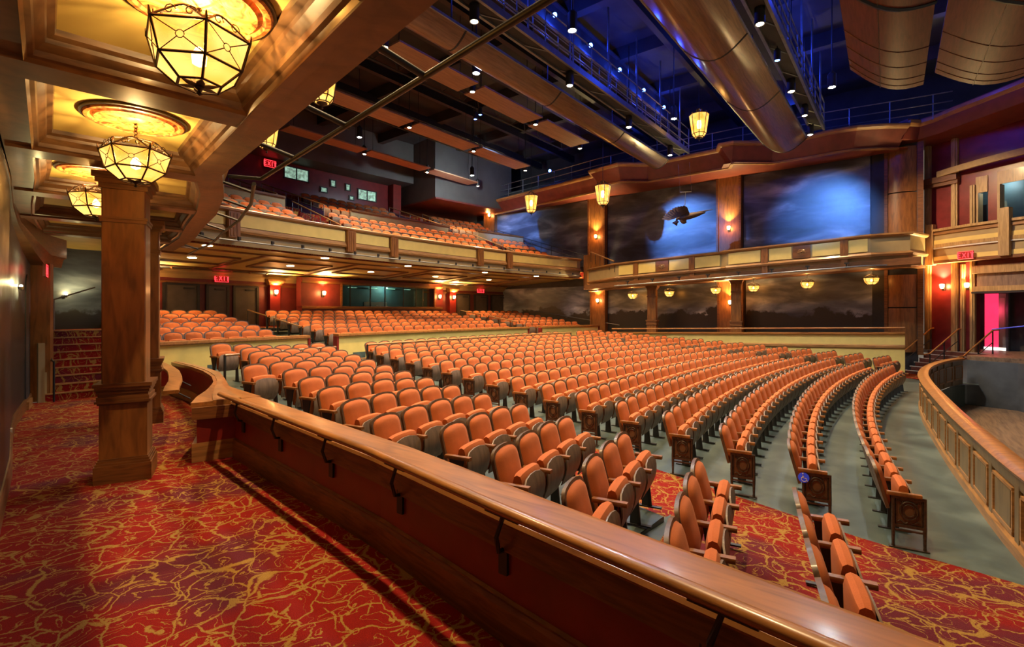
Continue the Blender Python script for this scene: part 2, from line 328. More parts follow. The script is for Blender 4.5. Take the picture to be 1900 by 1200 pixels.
# ---- orchestra floor (raked concrete)
mb = MB(); rows = []
for i in range(49):
    x = -12.2+i*0.5
    y0_, y1_ = (pit_y(x) if x < 10.3 else -3.0), CY0+math.sqrt(59.0**2-x*x)
    if x > 11.2: y0_ = -3.0
    rows.append([(lambda yy: (max(x, interp(WALLF, yy)-0.12), yy, zf(max(x, interp(WALLF, yy)-0.12), yy)))(lerp(y0_, y1_, j/40)) for j in range(41)])
mb.grid(rows)
struct(mb, 'floor', 'concrete', 30)
# ---- carpet in the side aisle, laid over the floor
mb = MB(); rows = []
def slab_edge(y):
    r = math.hypot(-8.3, y-CY0); return xlast_near(r)+0.42
for i in range(60):
    y = -3.9+i*0.31
    r = math.hypot(-7, y-CY0); xr = xl_center(r)-0.02
    if y < -1.0: xr = min(xr, -7.2-0.1*(-1-y))
    xa = interp(WALLF, y)-0.1 if y < 1.25 else slab_edge(y)-0.03
    if y > 14.4: break
    rows.append([(lerp(xa, xr, j/8), y, zf(lerp(xa, xr, j/8), y)+0.014) for j in range(9)])
mb.grid(rows)
struct(mb, 'floor_aisle_carpet', 'carpet', 30)
# ---- raised concrete slab that carries the side block of seats
mb = MB(); top = []; 
for i in range(43):
    y = 1.28+i*0.31
    xa, xb = interp(WALLF, y)-0.1, slab_edge(y)
    top.append([(xa, y, zf(xa, y)+0.07), ((xa+xb)/2, y, zf((xa+xb)/2, y)+0.07), (xb-0.02, y, zf(xb, y)+0.07), (xb, y, zf(xb, y)+0.05), (xb, y, zf(xb, y)-0.1)])
mb.grid(top); t0 = top[0]; mb.f.append(tuple(range(len(mb.v), len(mb.v)+5))); mb.mi.append(0)
mb.v += [t0[0], t0[2], t0[3], t0[4], (t0[0][0], t0[0][1], t0[0][2]-0.17)]
struct(mb, 'floor_slab', 'concrete', 30)

# ---- side gallery: carpeted floor, outer wall, ceiling
WL = [(-15.2, -4.2), (-14.39, 0.28), (-13.66, 5.2), (-13.2, 8.3), (-12.95, 10.5), (-12.75, 12.0), (-12.4, 13.8), (-12.1, 15.2)]
WLy = [(y, x) for x, y in WL]
EDGE = [(-13.05, -4.0), (-12.46, 0.0), (-12.29, 1.17), (-11.55, 5.9), (-11.03, 7.16), (-10.54, 8.73), (-10.15, 10.4), (-9.6, 12.5), (-9.1, 15.5)]
EDy = [(y, x) for x, y in EDGE]
PARI = [(-12.35, -3.2), (-12.05, -1.5), (-11.7, 1.06), (-11.42, 2.82), (-11.0, 6.86)]
CURI = [(-11.52, 7.04), (-11.25, 7.6), (-10.89, 8.2), (-10.45, 9.1), (-10.14, 10.03), (-9.88, 11.2), (-9.72, 12.4), (-9.65, 13.9)]
CURO = [(-10.62, 6.86), (-10.5, 8.29), (-10.1, 9.5), (-9.74, 10.66), (-9.6, 11.7), (-9.5, 12.7), (-9.42, 13.9)]
mb = MB(); rows = []
for i in range(63):
    y = -4.0+i*0.31
    xa = interp(WLy, y)-0.05
    xb = interp([(p[1], p[0]) for p in PARI], y)+0.06 if y < 6.86 else (interp([(p[1], p[0]) for p in CURI], y)+0.08 if y < 13.9 else -9.2)
    rows.append([(lerp(xa, xb, j/6), y, 0) for j in range(7)])
mb.grid(rows); struct(mb, 'floor_gallery', 'carpet')
mb = MB(); mb.sweep([(0, 0), (0, 4.2), (0.2, 4.2), (0.2, 0)], WL); struct(mb, 'wall_left', 'mural_woods', 30)
mb = MB(); mb.sweep([(0, 0), (-0.03, 0), (-0.03, 0.2), (-0.015, 0.24), (0, 0.24)], WL); struct(mb, 'baseboard_left', 'wood_mahogany')
# curved dark header beam where the gallery wall turns towards the stair
mb = MB(); rows = []
for (x, y), k in zip(WL[2:]+[(-11.7, 15.9)], (0.0, 0.03, 0.12, 0.3, 0.75, 1.0, 1.0)):
    rows.append([(x+o*k*0.96, y-o*k*0.28, z) for o, z in ((0.0, 3.95-0.7*max(k, 0.05)), (0.26, 3.95-0.7*max(k, 0.05)), (0.30, 3.95-0.5*max(k, 0.05)), (0.36, 3.95-0.45*max(k, 0.05)), (0.36, 3.96), (0.0, 3.96))])
mb.grid(rows, True); struct(mb, 'trim_1', 'wood_beam', 40)
cg = sempty('ceiling_gallery', (-12.5, 5, 4.12))
mb = MB(); rows = []
for i in range(64):
    y = -4.0+i*0.31
    xa, xb = interp(WLy, min(y, 15.2))-0.1, interp(EDy, y)
    rows.append([(xa, y, 4.12), (xb, y, 4.12), (xb, y, 4.32), (xa, y, 4.32)])
mb.grid(rows, True); mb.build('ceiling_panel', 'plaster_gold', cg)
CROWN = [(0.0, 3.90), (0.02, 3.93), (0.05, 3.94), (0.06, 3.98), (0.11, 4.03), (0.12, 4.06), (0.16, 4.08), (0.17, 4.125)]
mb = MB(); mb.sweep([(0.0, 3.88), (0.30, 3.88)]+[(0.30+a, b) for a, b in CROWN]+[(0.0, 4.125)], EDGE); mb.build('edge_beam', 'wood_beam', cg, 25)
mb = MB(); mb.sweep([(-0.02, 3.93), (-0.24, 3.93)]+[(-0.24-a, b) for a, b in CROWN]+[(-0.02, 4.125)], WL); mb.build('wall_beam', 'wood_beam', cg, 25)
GT = (0.146, 0.989); GN = (0.989, -0.146)
def G(s, w_): return (-12.46+s*GT[0]+w_*GN[0], s*GT[1]+w_*GN[1])
def rayto(s, wl):   # walk along the beam direction until the edge or the wall
    k = 0.0
    while abs(k) < 5:
        x, y = G(s, k)
        if wl < 0 and x < interp(WLy, min(y, 15.2)): return k
        if wl > 0 and x > interp(EDy, y): return k
        k += 0.02*wl
    return k
for s_ in (-1.3, 1.3, 3.9, 6.5, 9.1, 11.7, 14.2):
    a, b_ = rayto(s_, -1)+0.05, rayto(s_, 1)-0.1
    pr = [(-0.18-a2, b2) for a2, b2 in reversed(CROWN)]; pr2 = [(0.18+a2, b2) for a2, b2 in CROWN]
    mb = MB(); mb.sweep(pr+pr2, [G(s_, a), G(s_, b_)]); mb.build('cross_beam', 'wood_beam', cg, 25)
# ring soffit slab + outward face of the side balcony above the gallery
mb = MB(); mb.sweep([(0, 3.88), (0, 4.3), (-0.06, 4.3), (-0.06, 4.5), (0.0, 4.5), (0, 5.2), (-0.08, 5.2), (-0.08, 5.3), (0.2, 5.3), (0.2, 3.88)], EDGE)
struct(mb, 'wall_gallery_fascia', 'tan', 30)
# stair at the gallery's far end
st = sempty('floor_stair', (-11, 15.2, 0))
for i in range(9):
    mb = MB(); mb.box((-10.85, 15.3+0.3*i+0.6, 0.09+0.18*i), (2.1, 1.5, 0.18)); mb.build('step', 'carpet', st)
    mb = MB(); mb.box((-10.85, 15.16+0.3*i, 0.18*(i+1)-0.005), (2.1, 0.05, 0.03)); mb.build('nosing', 'wood_trim', st)
mb = MB(); mb.box((-11.92, 16.3, 0.7), (0.12, 2.4, 1.4)); [mb.box((-11.84, 15.45+0.6*i, 0.35+0.36*i), (0.1, 0.5, 0.7)) for i in range(4)]; mb.build('stringer', 'tan', st)
mb = MB(); mb.sweep([(0, 0), (0, 4.3), (0.2, 4.3), (0.2, 0)], [(-14.5, 16.0), (-12.6, 18.2), (-10.6, 19.0), (-9.0, 19.0)]); struct(mb, 'wall_stair', 'mural_woods', 30)
mb = MB(); mb.box((-11.2, 17.5, 4.3), (6, 5, 0.1)); struct(mb, 'ceiling_stair', 'tan')
# low wall across the end of the gallery
el = sempty('wall_gallery_end', (-9.9, 13.95, 0))
mb = MB(); mb.box((-9.95, 14.0, 0.36), (0.95, 0.14, 0.72)); mb.build('panel', 'red_paint', el)
mb = MB(); mb.box((-9.95, 13.99, 0.73), (1.0, 0.22, 0.05)); mb.build('cap', 'cream', el)
mb = MB(); mb.box((-9.95, 13.92, 0.11), (0.95, 0.05, 0.22)); mb.box((-9.95, 13.91, 0.23), (0.95, 0.07, 0.025)); mb.build('baseboard', 'wood_trim', el)
# arched black niche in the gallery wall
nx, ny = -12.27, 14.45; na = math.atan2(15.2-13.8, 0.3)
arch = [(0.3*math.cos(t), 2.35+0.55*math.sin(t)) for t in [math.pi*k/10 for k in range(11)]]
pts = [(-0.3, 0.0)]+[(x, z) for x, z in reversed(arch)]+[(0.3, 0.0)]
mb = MB(); cs, sn = math.cos(na), math.sin(na)
mb.extr([(nx+u*cs+0.03*sn, ny+u*sn-0.03*cs, z+0.08) for u, z in pts], (-0.06*sn, 0.06*cs, 0)); struct(mb, 'door_1', 'dark_wall', None, None)
mb = MB(); mb.box((nx+0.05, ny-0.01, 0.05), (0.06, 0.7, 0.26), na-math.pi/2); struct(mb, 'trim_2', 'wood_trim')
# wooden pilaster at the foot of the stair
mb = MB(); mb.box((-11.98, 15.42, 1.65), (0.5, 0.3, 3.3), -0.35); mb.box((-11.74, 15.33, 1.65), (0.07, 0.28, 3.3), -0.35); struct(mb, 'trim_3', 'wood_column')

# ---- rear stalls: tiers, back wall, ceiling (underside of the balcony)
def zrear(i): return 0.66+0.13*i
RR = 60.2
def tier(mb, r0, r1, x0, x1, z0, z1):
    a, b_ = arc(r0, x0, x1, 24), arc(r1, x0, x1, 24)
    mb.grid([[(p[0], p[1], z0) for p in a], [(p[0], p[1], z1) for p in a], [(p[0], p[1], z1) for p in b_]])
fr_ = sempty('floor_rear_stalls', (0, 15, 0.4))
for i in range(7):
    mb = MB(); tier(mb, 59.25+0.9*i if i else 59.0, 59.25+0.9*(i+1), -9.95, 14.5, (zrear(i)-0.13) if i else 0.3, zrear(i)); mb.build('tier', 'concrete', fr_)
mb = MB(); tier(mb, 65.5, 68.5, -13, 14.5, zrear(6), zrear(6)+0.01); mb.build('tier', 'carpet', fr_)
BW = 67.0
mb = MB(); mb.sweep([(0, 0.5), (0, 4.1), (0.2, 4.1), (0.2, 0.5)], arc(BW, -12.5, 16.2, 26)); struct(mb, 'wall_rear', 'burgundy', 30)
mb = MB(); mb.sweep([(0, 3.55), (-0.06, 3.55), (-0.1, 3.62), (-0.2, 3.7), (-0.22, 3.8), (-0.32, 3.86), (-0.32, 3.92), (0, 3.92)], arc(BW, -12.5, 16.2, 26)); struct(mb, 'trim_4', 'tan', 30)
mb = MB(); mb.sweep([(0, 3.33), (-0.04, 3.33), (-0.04, 3.42), (0, 3.42)], arc(BW, -12.5, 16.2, 26)); struct(mb, 'trim_5', 'wood_mahogany', 30)
def warc(r, x): a = math.asin(x/r); return P(r, a)[0], P(r, a)[1], -a
def arcbox(mb, r, x, wd, dp, z0, z1, m=0):
    X, Y, a = warc(r, x); mb.box((X, Y, (z0+z1)/2), (wd, dp, z1-z0), a, m)
dn = 2
for xs in (((-7.2, -6.0), (-5.56, -4.78), (-4.43, -3.45)), ((9.2, 10.2), (10.75, 11.75), (12.2, 13.4))):
    for xa, xb in xs:
        e = sempty('door_%d' % dn, (warc(BW, (xa+xb)/2)[0], warc(BW, (xa+xb)/2)[1], 1.5)); dn += 1
        mb = MB(); arcbox(mb, BW-0.03, (xa+xb)/2, xb-xa, 0.05, 1.1, 3.25); mb.build('leaf', 'door_grey', e)
        mb = MB(); arcbox(mb, BW-0.05, xa-0.04, 0.1, 0.1, 1.1, 3.32); arcbox(mb, BW-0.05, xb+0.04, 0.1, 0.1, 1.1, 3.32); arcbox(mb, BW-0.05, (xa+xb)/2, xb-xa+0.1, 0.1, 3.25, 3.33); mb.build('frame', 'black_metal', e)
        mb = MB(); arcbox(mb, BW-0.1, xb-0.32, 0.4, 0.06, 3.1, 3.16); mb.build('closer', 'black_metal', e)
for i, x in enumerate((-8.0, -2.65, 9.0-0.25, 13.75)):
    e = sempty('trim_%d' % (6+i), (warc(BW-0.15, x)[0], warc(BW-0.15, x)[1], 1.3))
    mb = MB(); arcbox(mb, BW-0.12, x, 0.5, 0.24, 1.0, 3.5); mb.build('pilaster', 'red_paint', e)
    mb = MB(); arcbox(mb, BW-0.14, x, 0.62, 0.34, 3.42, 3.5); arcbox(mb, BW-0.15, x, 0.72, 0.42, 3.5, 3.58); arcbox(mb, BW-0.16, x, 0.84, 0.5, 3.58, 3.68); mb.build('capital', 'wood_trim', e)
# underside of the balcony
bs = sempty('ceiling_rear_stalls', (0, 19, 4.1))
NB = 30
fa, ra = arc(60.1, -12.0, 12.6, NB), arc(66.75, -12.5, 16.0, NB)
mb = MB(); mb.grid([[(p[0], p[1], 4.28) for p in fa], [(p[0], p[1], 3.9) for p in ra], [(p[0], p[1], 4.3) for p in ra], [(p[0], p[1], 4.6) for p in fa]]); mb.build('soffit', 'ochre', bs)
def sof(x, t, dz=0.0):   # point on the sloping soffit: x across, t from front (0) to rear (1)
    r = lerp(60.1, 66.75, t); X, Y, a = warc(r, x); return (X, Y, lerp(4.28, 3.9, t)+dz)
def sofstrip(mb, x0, t0, x1, t1, w_=0.09, h=0.05):
    n = 8
    pts = [sof(lerp(x0, x1, k/n), lerp(t0, t1, k/n), 0) for k in range(n+1)]
    mb.sweep([(-w_/2, -h), (w_/2, -h), (w_/2, 0.02), (-w_/2, 0.02)], pts)
for t_ in (0.05, 0.2, 0.86):
    for k in range(4):
        mb = MB(); sofstrip(mb, -11+6*k, t_, -5+6*k, t_, 0.12); mb.build('soffit_rib', 'wood_mahogany', bs)
for x in (-9.2, -5.6, -1.6, 2.6, 6.6, 10.6):
    mb = MB(); sofstrip(mb, x, 0.2, x*1.06, 0.86, 0.14); mb.build('soffit_rib', 'wood_mahogany', bs)
for xa, xb in ((-8.7, -6.1), (-5.0, -2.2), (-1.0, 2.0), (3.2, 6.0), (7.2, 10.0)):
    mb = MB()
    for q in ((xa, 0.38, xb, 0.38), (xb, 0.38, xb, 0.66), (xb, 0.66, xa, 0.66), (xa, 0.66, xa, 0.38)): sofstrip(mb, *q, 0.1, 0.06)
    mb.build('panel_frame', 'wood_mahogany', bs)
for xa, xb in ((-8.5, -3.0), (8.2, 13.0)):
    mb = MB(); n = 8
    mb.grid([[sof(lerp(xa, xb, k/n), 0.88, -0.015) for k in range(n+1)], [sof(lerp(xa, xb, k/n), 0.97, -0.015) for k in range(n+1)]]); mb.build('dark_slot', 'black_metal', bs)
    for k in range(7):
        mb = MB(); x = lerp(xa, xb, (k+0.5)/7); sofstrip(mb, x, 0.875, x+0.25, 0.975, 0.06); mb.build('slot_bar', 'wood_mahogany', bs)

# ---- far side: outer wall, gallery floor, ceiling, cornice
XO = 13.3
mb = MB(); mb.box((XO+0.15, 11.45, 4.9), (0.3, 25.6, 11.5)); struct(mb, 'wall_right', 'dark_wall')
mb = MB(); mb.box((12.2, 7.0, 0.3), (2.3, 14.6, 0.3)); struct(mb, 'floor_far_gallery', 'carpet')
def zs(y, k=-0.04): return k*(y-5)
mb = MB()
mb.extr([(10.85, 13.6, 3.78+zs(13.6)), (10.85, -1.4, 3.78+zs(-1.4)), (10.85, -1.4, 4.05+zs(-1.4)), (10.85, 13.6, 4.05+zs(13.6))], (2.5, 0, 0)); struct(mb, 'ceiling_far_gallery', 'wood_mahogany')

# ---- main ceiling: black deck with joists
ce = sempty('ceiling', (0, 10, 13.2))
mb = MB(); mb.box((0, 10, 13.3), (36, 42, 0.2)); mb.build('deck', 'dark_deck', ce)
for k in range(9):
    mb = MB(); mb.box((-12+4*k+1, 10, 12.95), (0.35, 40, 0.6)); mb.build('joist', 'dark_deck', ce)
for y in (3.6, 6.2, 11.0, 13.2, 16.9, 19.6):
    mb = MB(); mb.box((0, y, 12.55), (30, 0.22, 0.4)); mb.build('purlin', 'black_metal', ce)
mb = MB(); mb.box((0, 30, 6.6), (40, 0.3, 13.4)); struct(mb, 'wall_rear_upper', 'bulkhead_grey')
mb = MB(); mb.box((-17.5, 12, 8.9), (0.3, 40, 9)); mb.box((-15.4, 9, 8.9), (4.2, 0.01, 0.01)); struct(mb, 'wall_left_upper', 'dark_wall')

# ================================================================ NEAR GALLERY THINGS
# parapet between gallery and seats
pp = empty('gallery_parapet', (-11.5, 2, 0), 'long wooden parapet with red panel and handrail along the carpeted gallery', 'parapet')
mb = MB(); mb.sweep([(0, 0), (0, 0.64), (-0.3, 0.64), (-0.3, -0.75), (-0.02, -0.75)], PARI); mb.build('wall_body', 'red_paint', pp)
mb = MB(); mb.sweep([(0.0, 0.0), (0.035, 0.0), (0.035, 0.23), (0.02, 0.26), (0.028, 0.28), (0.0, 0.29)], PARI); mb.build('baseboard', 'wood_mahogany', pp)
mb = MB(); mb.sweep([(0.03, 0.60), (0.03, 0.79), (-0.32, 0.79), (-0.32, 0.60)], PARI); mb.build('fascia_board', 'wood_mahogany', pp)
mb = MB(); mb.sweep([(0.06, 0.79), (0.075, 0.81), (0.06, 0.835), (0.02, 0.84), (0.02, 0.855), (-0.30, 0.855), (-0.34, 0.85), (-0.365, 0.83), (-0.36, 0.805), (-0.34, 0.79)], PARI); mb.build('cap', 'wood_rail', pp, 40)
def ell(o, z, a, b_, n=12): return [(o+a*math.cos(2*math.pi*k/n), z+b_*math.sin(2*math.pi*k/n)) for k in range(n)]
hr = [(PARI[0][0], PARI[0][1])]+PARI[1:-1]+[(-11.02, 6.7), (-10.99, 7.0)]
mb = MB(); mb.sweep(ell(0.15, 0.935, 0.045, 0.034), hr); mb.build('handrail', 'wood_rail', pp, 50)
PIy = [(p[1], p[0]) for p in PARI]
for y in (6.45, 5.1, 3.75, 2.45, 1.15, -0.2, -1.6):
    x = interp(PIy, y); mb = MB()
    mb.box((x-0.012, y, 0.54), (0.03, 0.07, 0.2)); mb.tube([(x-0.01, y, 0.6), (x-0.09, y-0.02, 0.62), (x-0.15, y-0.05, 0.74), (x-0.14, y-0.10, 0.89)], 0.016, 6)
    mb.box((x-0.14, y-0.10, 0.888), (0.05, 0.3, 0.012), -0.13); mb.build('bracket', 'black_metal', pp)
# curved continuation with its broad wooden top
pc = empty('curved_parapet', (-10.6, 9.5, 0), 'curved parapet with broad wooden top beside the square column', 'parapet')
def strip(inn, out, z0, z1, mb, shrink=0.0):
    n = 24
    def samp(pts, t):
        L = [0]
        for a, b_ in zip(pts, pts[1:]): L.append(L[-1]+math.dist(a, b_))
        q = t*L[-1]
        for k in range(len(pts)-1):
            if q <= L[k+1]+1e-9: f_ = (q-L[k])/(L[k+1]-L[k]); return (lerp(pts[k][0], pts[k+1][0], f_), lerp(pts[k][1], pts[k+1][1], f_))
        return pts[-1]
    rows = []
    for k in range(n+1):
        a, b_ = samp(inn, k/n), samp(out, k/n)
        a2 = (lerp(a[0], b_[0], shrink), lerp(a[1], b_[1], shrink)); b2 = (lerp(b_[0], a[0], shrink), lerp(b_[1], a[1], shrink))
        rows.append([(a2[0], a2[1], z0), (a2[0], a2[1], z1), (b2[0], b2[1], z1), (b2[0], b2[1], z0)])
    i0 = mb.grid(rows, True); mb.f += [(i0, i0+1, i0+2, i0+3), (i0+n*4+3, i0+n*4+2, i0+n*4+1, i0+n*4)]; mb.mi += [0, 0]
mb = MB(); strip(CURI, CURO, -0.5, 0.78, mb, 0.08); mb.build('wall_body', 'red_paint', pc, 40)
mb = MB(); strip(CURI, CURO, 0.78, 0.85, mb); mb.build('counter_top', 'wood_rail', pc, 40)
mb = MB(); strip(CURI, CURO, 0.85, 0.862, mb, 0.3); mb.build('inlay_strip', 'wood_trim', pc, 40)
mb = MB(); strip([(x-0.02, y-0.01) for x, y in CURI], CURO, 0.0, 0.27, mb, 0.03); mb.build('baseboard', 'wood_trim', pc, 40)
mb = MB(); mb.box((-11.25, 6.93, 0.70), (0.56, 0.06, 0.17), -0.33); mb.build('fascia_board', 'wood_mahogany', pc)
hc = [(-11.45, 8.05, 0.9), (-11.3, 8.5, 0.9), (-11.0, 9.3, 0.9), (-10.75, 10.1, 0.9), (-10.5, 11.0, 0.9), (-10.3, 12.0, 0.9), (-10.15, 13.0, 0.9), (-10.0, 14.6, 0.9)]
mb = MB(); mb.sweep([(-0.10, -0.03), (-0.11, 0.0), (-0.10, 0.025), (0.10, 0.025), (0.11, 0), (0.10, -0.03)], hc); mb.build('handrail', 'wood_rail', pc, 40)
for k in (1, 3, 5): mb = MB(); mb.tube([(hc[k][0], hc[k][1], 0.87), (hc[k][0]+0.25, hc[k][1]-0.05, 0.7)], 0.012, 6); mb.build('bracket', 'black_metal', pc)

# square wooden columns on pedestals
def sq(h, c=0.0):
    if c <= 0: return [(-h, -h), (h, -h), (h, h), (-h, h)]
    return [(-h+c, -h), (h-c, -h), (h, -h+c), (h, h-c), (h-c, h), (-h+c, h), (-h, h-c), (-h, -h+c)]
def column(label, loc, rz, H, zb=0.0):
    e = empty('square_column', loc, label, 'column', local=True)
    mb = MB(); mb.prism(sq(0.295), 0, 0.22); mb.prism(sq(0.282), 0.22, 0.25); mb.prism(sq(0.268), 0.25, 0.28); mb.prism(sq(0.258), 0.28, 0.30); mb.build('plinth', 'wood_mahogany', e)
    mb = MB(); mb.prism(sq(0.245, 0.0), 0.30, 0.98); mb.build('pedestal', 'wood_column', e)
    mb = MB()
    for h, z0, z1 in ((0.262, 0.98, 1.0), (0.285, 1.0, 1.03), (0.268, 1.03, 1.08), (0.256, 1.08, 1.12), (0.27, 1.12, 1.16), (0.285, 1.16, 1.2), (0.30, 1.2, 1.245)): mb.prism(sq(h), z0, z1)
    mb.build('pedestal_moulding', 'wood_mahogany', e)
    mb = MB(); mb.prism(sq(0.225, 0.012), 1.245, H-0.12); mb.build('shaft', 'wood_column', e)
    mb = MB(); mb.prism(sq(0.24), H-0.62, H-0.58); mb.prism(sq(0.25), H-0.58, H-0.55); mb.prism(sq(0.25), H-0.2, H-0.14); mb.prism(sq(0.28), H-0.14, H-0.08); mb.prism(sq(0.31), H-0.08, H); mb.build('capital', 'wood_mahogany', e)
    e.location = loc; e.rotation_euler = (0, 0, rz); return e
column('square wooden column with moulded pedestal standing on the gallery carpet', (-12.24, 7.1, 0), math.radians(-22), 3.9)
column('wooden column behind the first, beside the curved parapet', (-11.05, 10.75, 0), math.radians(-18), 3.9)
column('wooden column before the wooded mural nearer the rear stalls', (11.75, 9.9, 0.45), math.radians(10), 3.1)
column('wooden column before the wooded murals nearer the stage', (11.75, 5.6, 0.45), math.radians(10), 3.25)

# bowl lanterns with gilt ceiling medallions
def hexp(r, z, n=6, ph=0.3): return [(r*math.cos(ph+2*math.pi*k/n), r*math.sin(ph+2*math.pi*k/n), z) for k in range(n)]
def ctr(a, b_, c, d): return tuple(sum(v[i] for v in (a, b_, c, d))/4 for i in range(3))
def make_bowl(label):
    e = empty('bowl_lantern', (0, 0, 0), label, 'lantern', 'bowl lanterns under the gallery ceiling', local=True)
    T, M_, B = hexp(0.30, 0.10), hexp(0.25, -0.08), hexp(0.13, -0.185)
    mb = MB()
    for k in range(6):
        k2 = (k+1) % 6
        for a, b_ in ((T[k], T[k2]), (M_[k], M_[k2]), (T[k], M_[k]), (M_[k], B[k]), (B[k], B[k2])): mb.tube([a, b_], 0.009, 5)
    mb.build('frame', 'bronze', e)
    for k in range(6):
        k2 = (k+1) % 6
        for q in ((T[k], T[k2], M_[k2], M_[k]), (M_[k], M_[k2], B[k2], B[k])):
            mb = MB(); mb.quad(*q); mb.build('glass_pane', 'lantern_glass', e)
        c = ctr(T[k], T[k2], M_[k2], M_[k]); mb = MB()
        c = tuple(x*1.02 if i < 2 else x for i, x in enumerate(c))
        for p in (T[k], T[k2], M_[k2], M_[k]): mb.tube([p, tuple(lerp(c[i], p[i], 0.12) for i in range(3))], 0.0035, 4)
        d = (-c[1]/math.hypot(c[0], c[1]), c[0]/math.hypot(c[0], c[1]), 0)
        mb.tube([(c[0]+0.024*math.cos(t)*d[0], c[1]+0.024*math.cos(t)*d[1], c[2]+0.024*math.sin(t)) for t in [2*math.pi*j/10 for j in range(11)]], 0.003, 4); mb.build('tracery', 'bronze', e)
        # crown arch above each side with scrolls
        mb = MB(); up = []
        for j in range(9):
            t = j/8; base = tuple(lerp(T[k][i], T[k2][i], t) for i in range(3)); h = math.sin(math.pi*t)
            up.append((base[0]*(1-0.25*h), base[1]*(1-0.25*h), base[2]+0.11*h))
        mb.tube(up, 0.007, 5)
        for s in (0.3, 0.7):
            cc = tuple(lerp(T[k][i], T[k2][i], s) for i in range(3))
            mb.tube([(cc[0]*0.93+0.035*math.cos(t)*d[0]*(1-t/9), cc[1]*0.93+0.035*math.cos(t)*d[1]*(1-t/9), cc[2]+0.05+0.035*math.sin(t)*(1-t/9)) for t in [j*0.7 for j in range(10)]], 0.004, 4)
        mb.tube([up[4], (0, 0, 0.26)], 0.006, 5); mb.tube([T[k], (T[k][0]*1.03, T[k][1]*1.03, T[k][2]+0.05)], [0.012, 0.004], 5); mb.build('crown_scroll', 'bronze', e)
    mb = MB()
    for k in range(6):
        a = 0.3+math.pi/3*k
        mb.extr([(0.02*math.cos(a+1.5), 0.02*math.sin(a+1.5), -0.192), (0.07*math.cos(a+.35), 0.07*math.sin(a+.35), -0.188), (0.12*math.cos(a), 0.12*math.sin(a), -0.183), (0.07*math.cos(a-.35), 0.07*math.sin(a-.35), -0.188), (0.02*math.cos(a-1.5), 0.02*math.sin(a-1.5), -0.192)], (0, 0, -0.006))
    mb.lathe([(0.001, -0.25), (0.018, -0.24), (0.008, -0.22), (0.03, -0.20), (0.001, -0.185)], n=8); mb.build('leaf_finial', 'bronze', e, 40)
    mb = MB()
    for k in range(5): 
        zc = 0.275+0.032*k; ax = (1, 0) if k % 2 else (0, 1)
        mb.tube([(0.016*math.cos(t)*ax[0], 0.016*math.cos(t)*ax[1], zc+0.022*math.sin(t)) for t in [2*math.pi*j/8 for j in range(9)]], 0.0045, 4)
    mb.build('chain', 'bronze', e)
    mb = MB(); mb.lathe([(0.001, 0.40), (0.03, 0.41), (0.05, 0.43), (0.12, 0.445), (0.13, 0.46), (0.001, 0.46)], n=14); mb.build('canopy', 'bronze', e, 40)
    mb = MB(); mb.lathe([(0.001, -0.07), (0.04, -0.05), (0.045, 0.0), (0.02, 0.05), (0.001, 0.06)], n=10); mb.build('bulb', 'lamp_warm', e, 60)
    return e
def make_med():
    o = MB().lathe([(0.001, -0.055), (0.12, -0.055), (0.15, -0.04), (0.17, -0.05), (0.30, -0.042), (0.33, -0.055), (0.36, -0.03), (0.38, -0.05), (0.41, -0.045), (0.43, -0.02), (0.43, 0.0), (0.001, 0.0)], n=40).build('ceiling_medallion', 'medallion_gilt', None, 35)
    r_ = MB().lathe([(0.425, -0.03), (0.445, -0.025), (0.445, 0.0), (0.425, 0.0)], n=40).build('rim', 'bronze', o, 35)
    return o
bowl = make_bowl('x'); med = make_med()
GL = [((-12.97, 2.6), 'amber bowl lantern with black iron frame, farthest along the gallery from the column'), ((-12.62, 5.25), 'amber bowl lantern hanging in front of the square column capital'), ((-12.38, 7.95), 'amber bowl lantern half hidden behind the square column')]
for i, ((x, y), lb) in enumerate(GL):
    o = bowl if i == 0 else copy_tree(bowl); o.location = (x, y, 3.665+(0.1 if i == 0 else 0)); o.rotation_euler = (0, 0, 0.35*i); o['label'] = lb
    md = med if i == 0 else copy_tree(med); md.location = (x, y, 4.12)
    tag(md, ('round gilt ceiling medallion above the lantern away from the column', 'round gilt ceiling medallion above the lantern before the column', 'round gilt ceiling medallion partly behind the column')[i], 'medallion', 'ceiling medallions')
    light('lantern_bulb', 'POINT', (x, y, 3.72+(0.1 if i == 0 else 0)), 100, (1.0, 0.66, 0.26), 0.035)
def small_bowl(x, y, z, lb):
    o = copy_tree(bowl); o.location = (x, y, z); o['label'] = lb; o['group'] = 'bowl lanterns under the far side gallery'
    light('lantern_bulb', 'POINT', (x, y, z+0.02), 65, (1.0, 0.52, 0.16), 0.06)
NM = ['closest to the rear stalls', 'second from the rear stalls', 'third from the rear stalls', 'fourth from the rear stalls', 'second from the stage', 'closest to the stage']
for y, n_ in zip((11.3, 9.16, 6.73, 4.94, 2.65, 0.24), NM):
    small_bowl(12.3, y, 3.32+zs(y), 'glowing bowl lantern under the far balcony, '+n_)

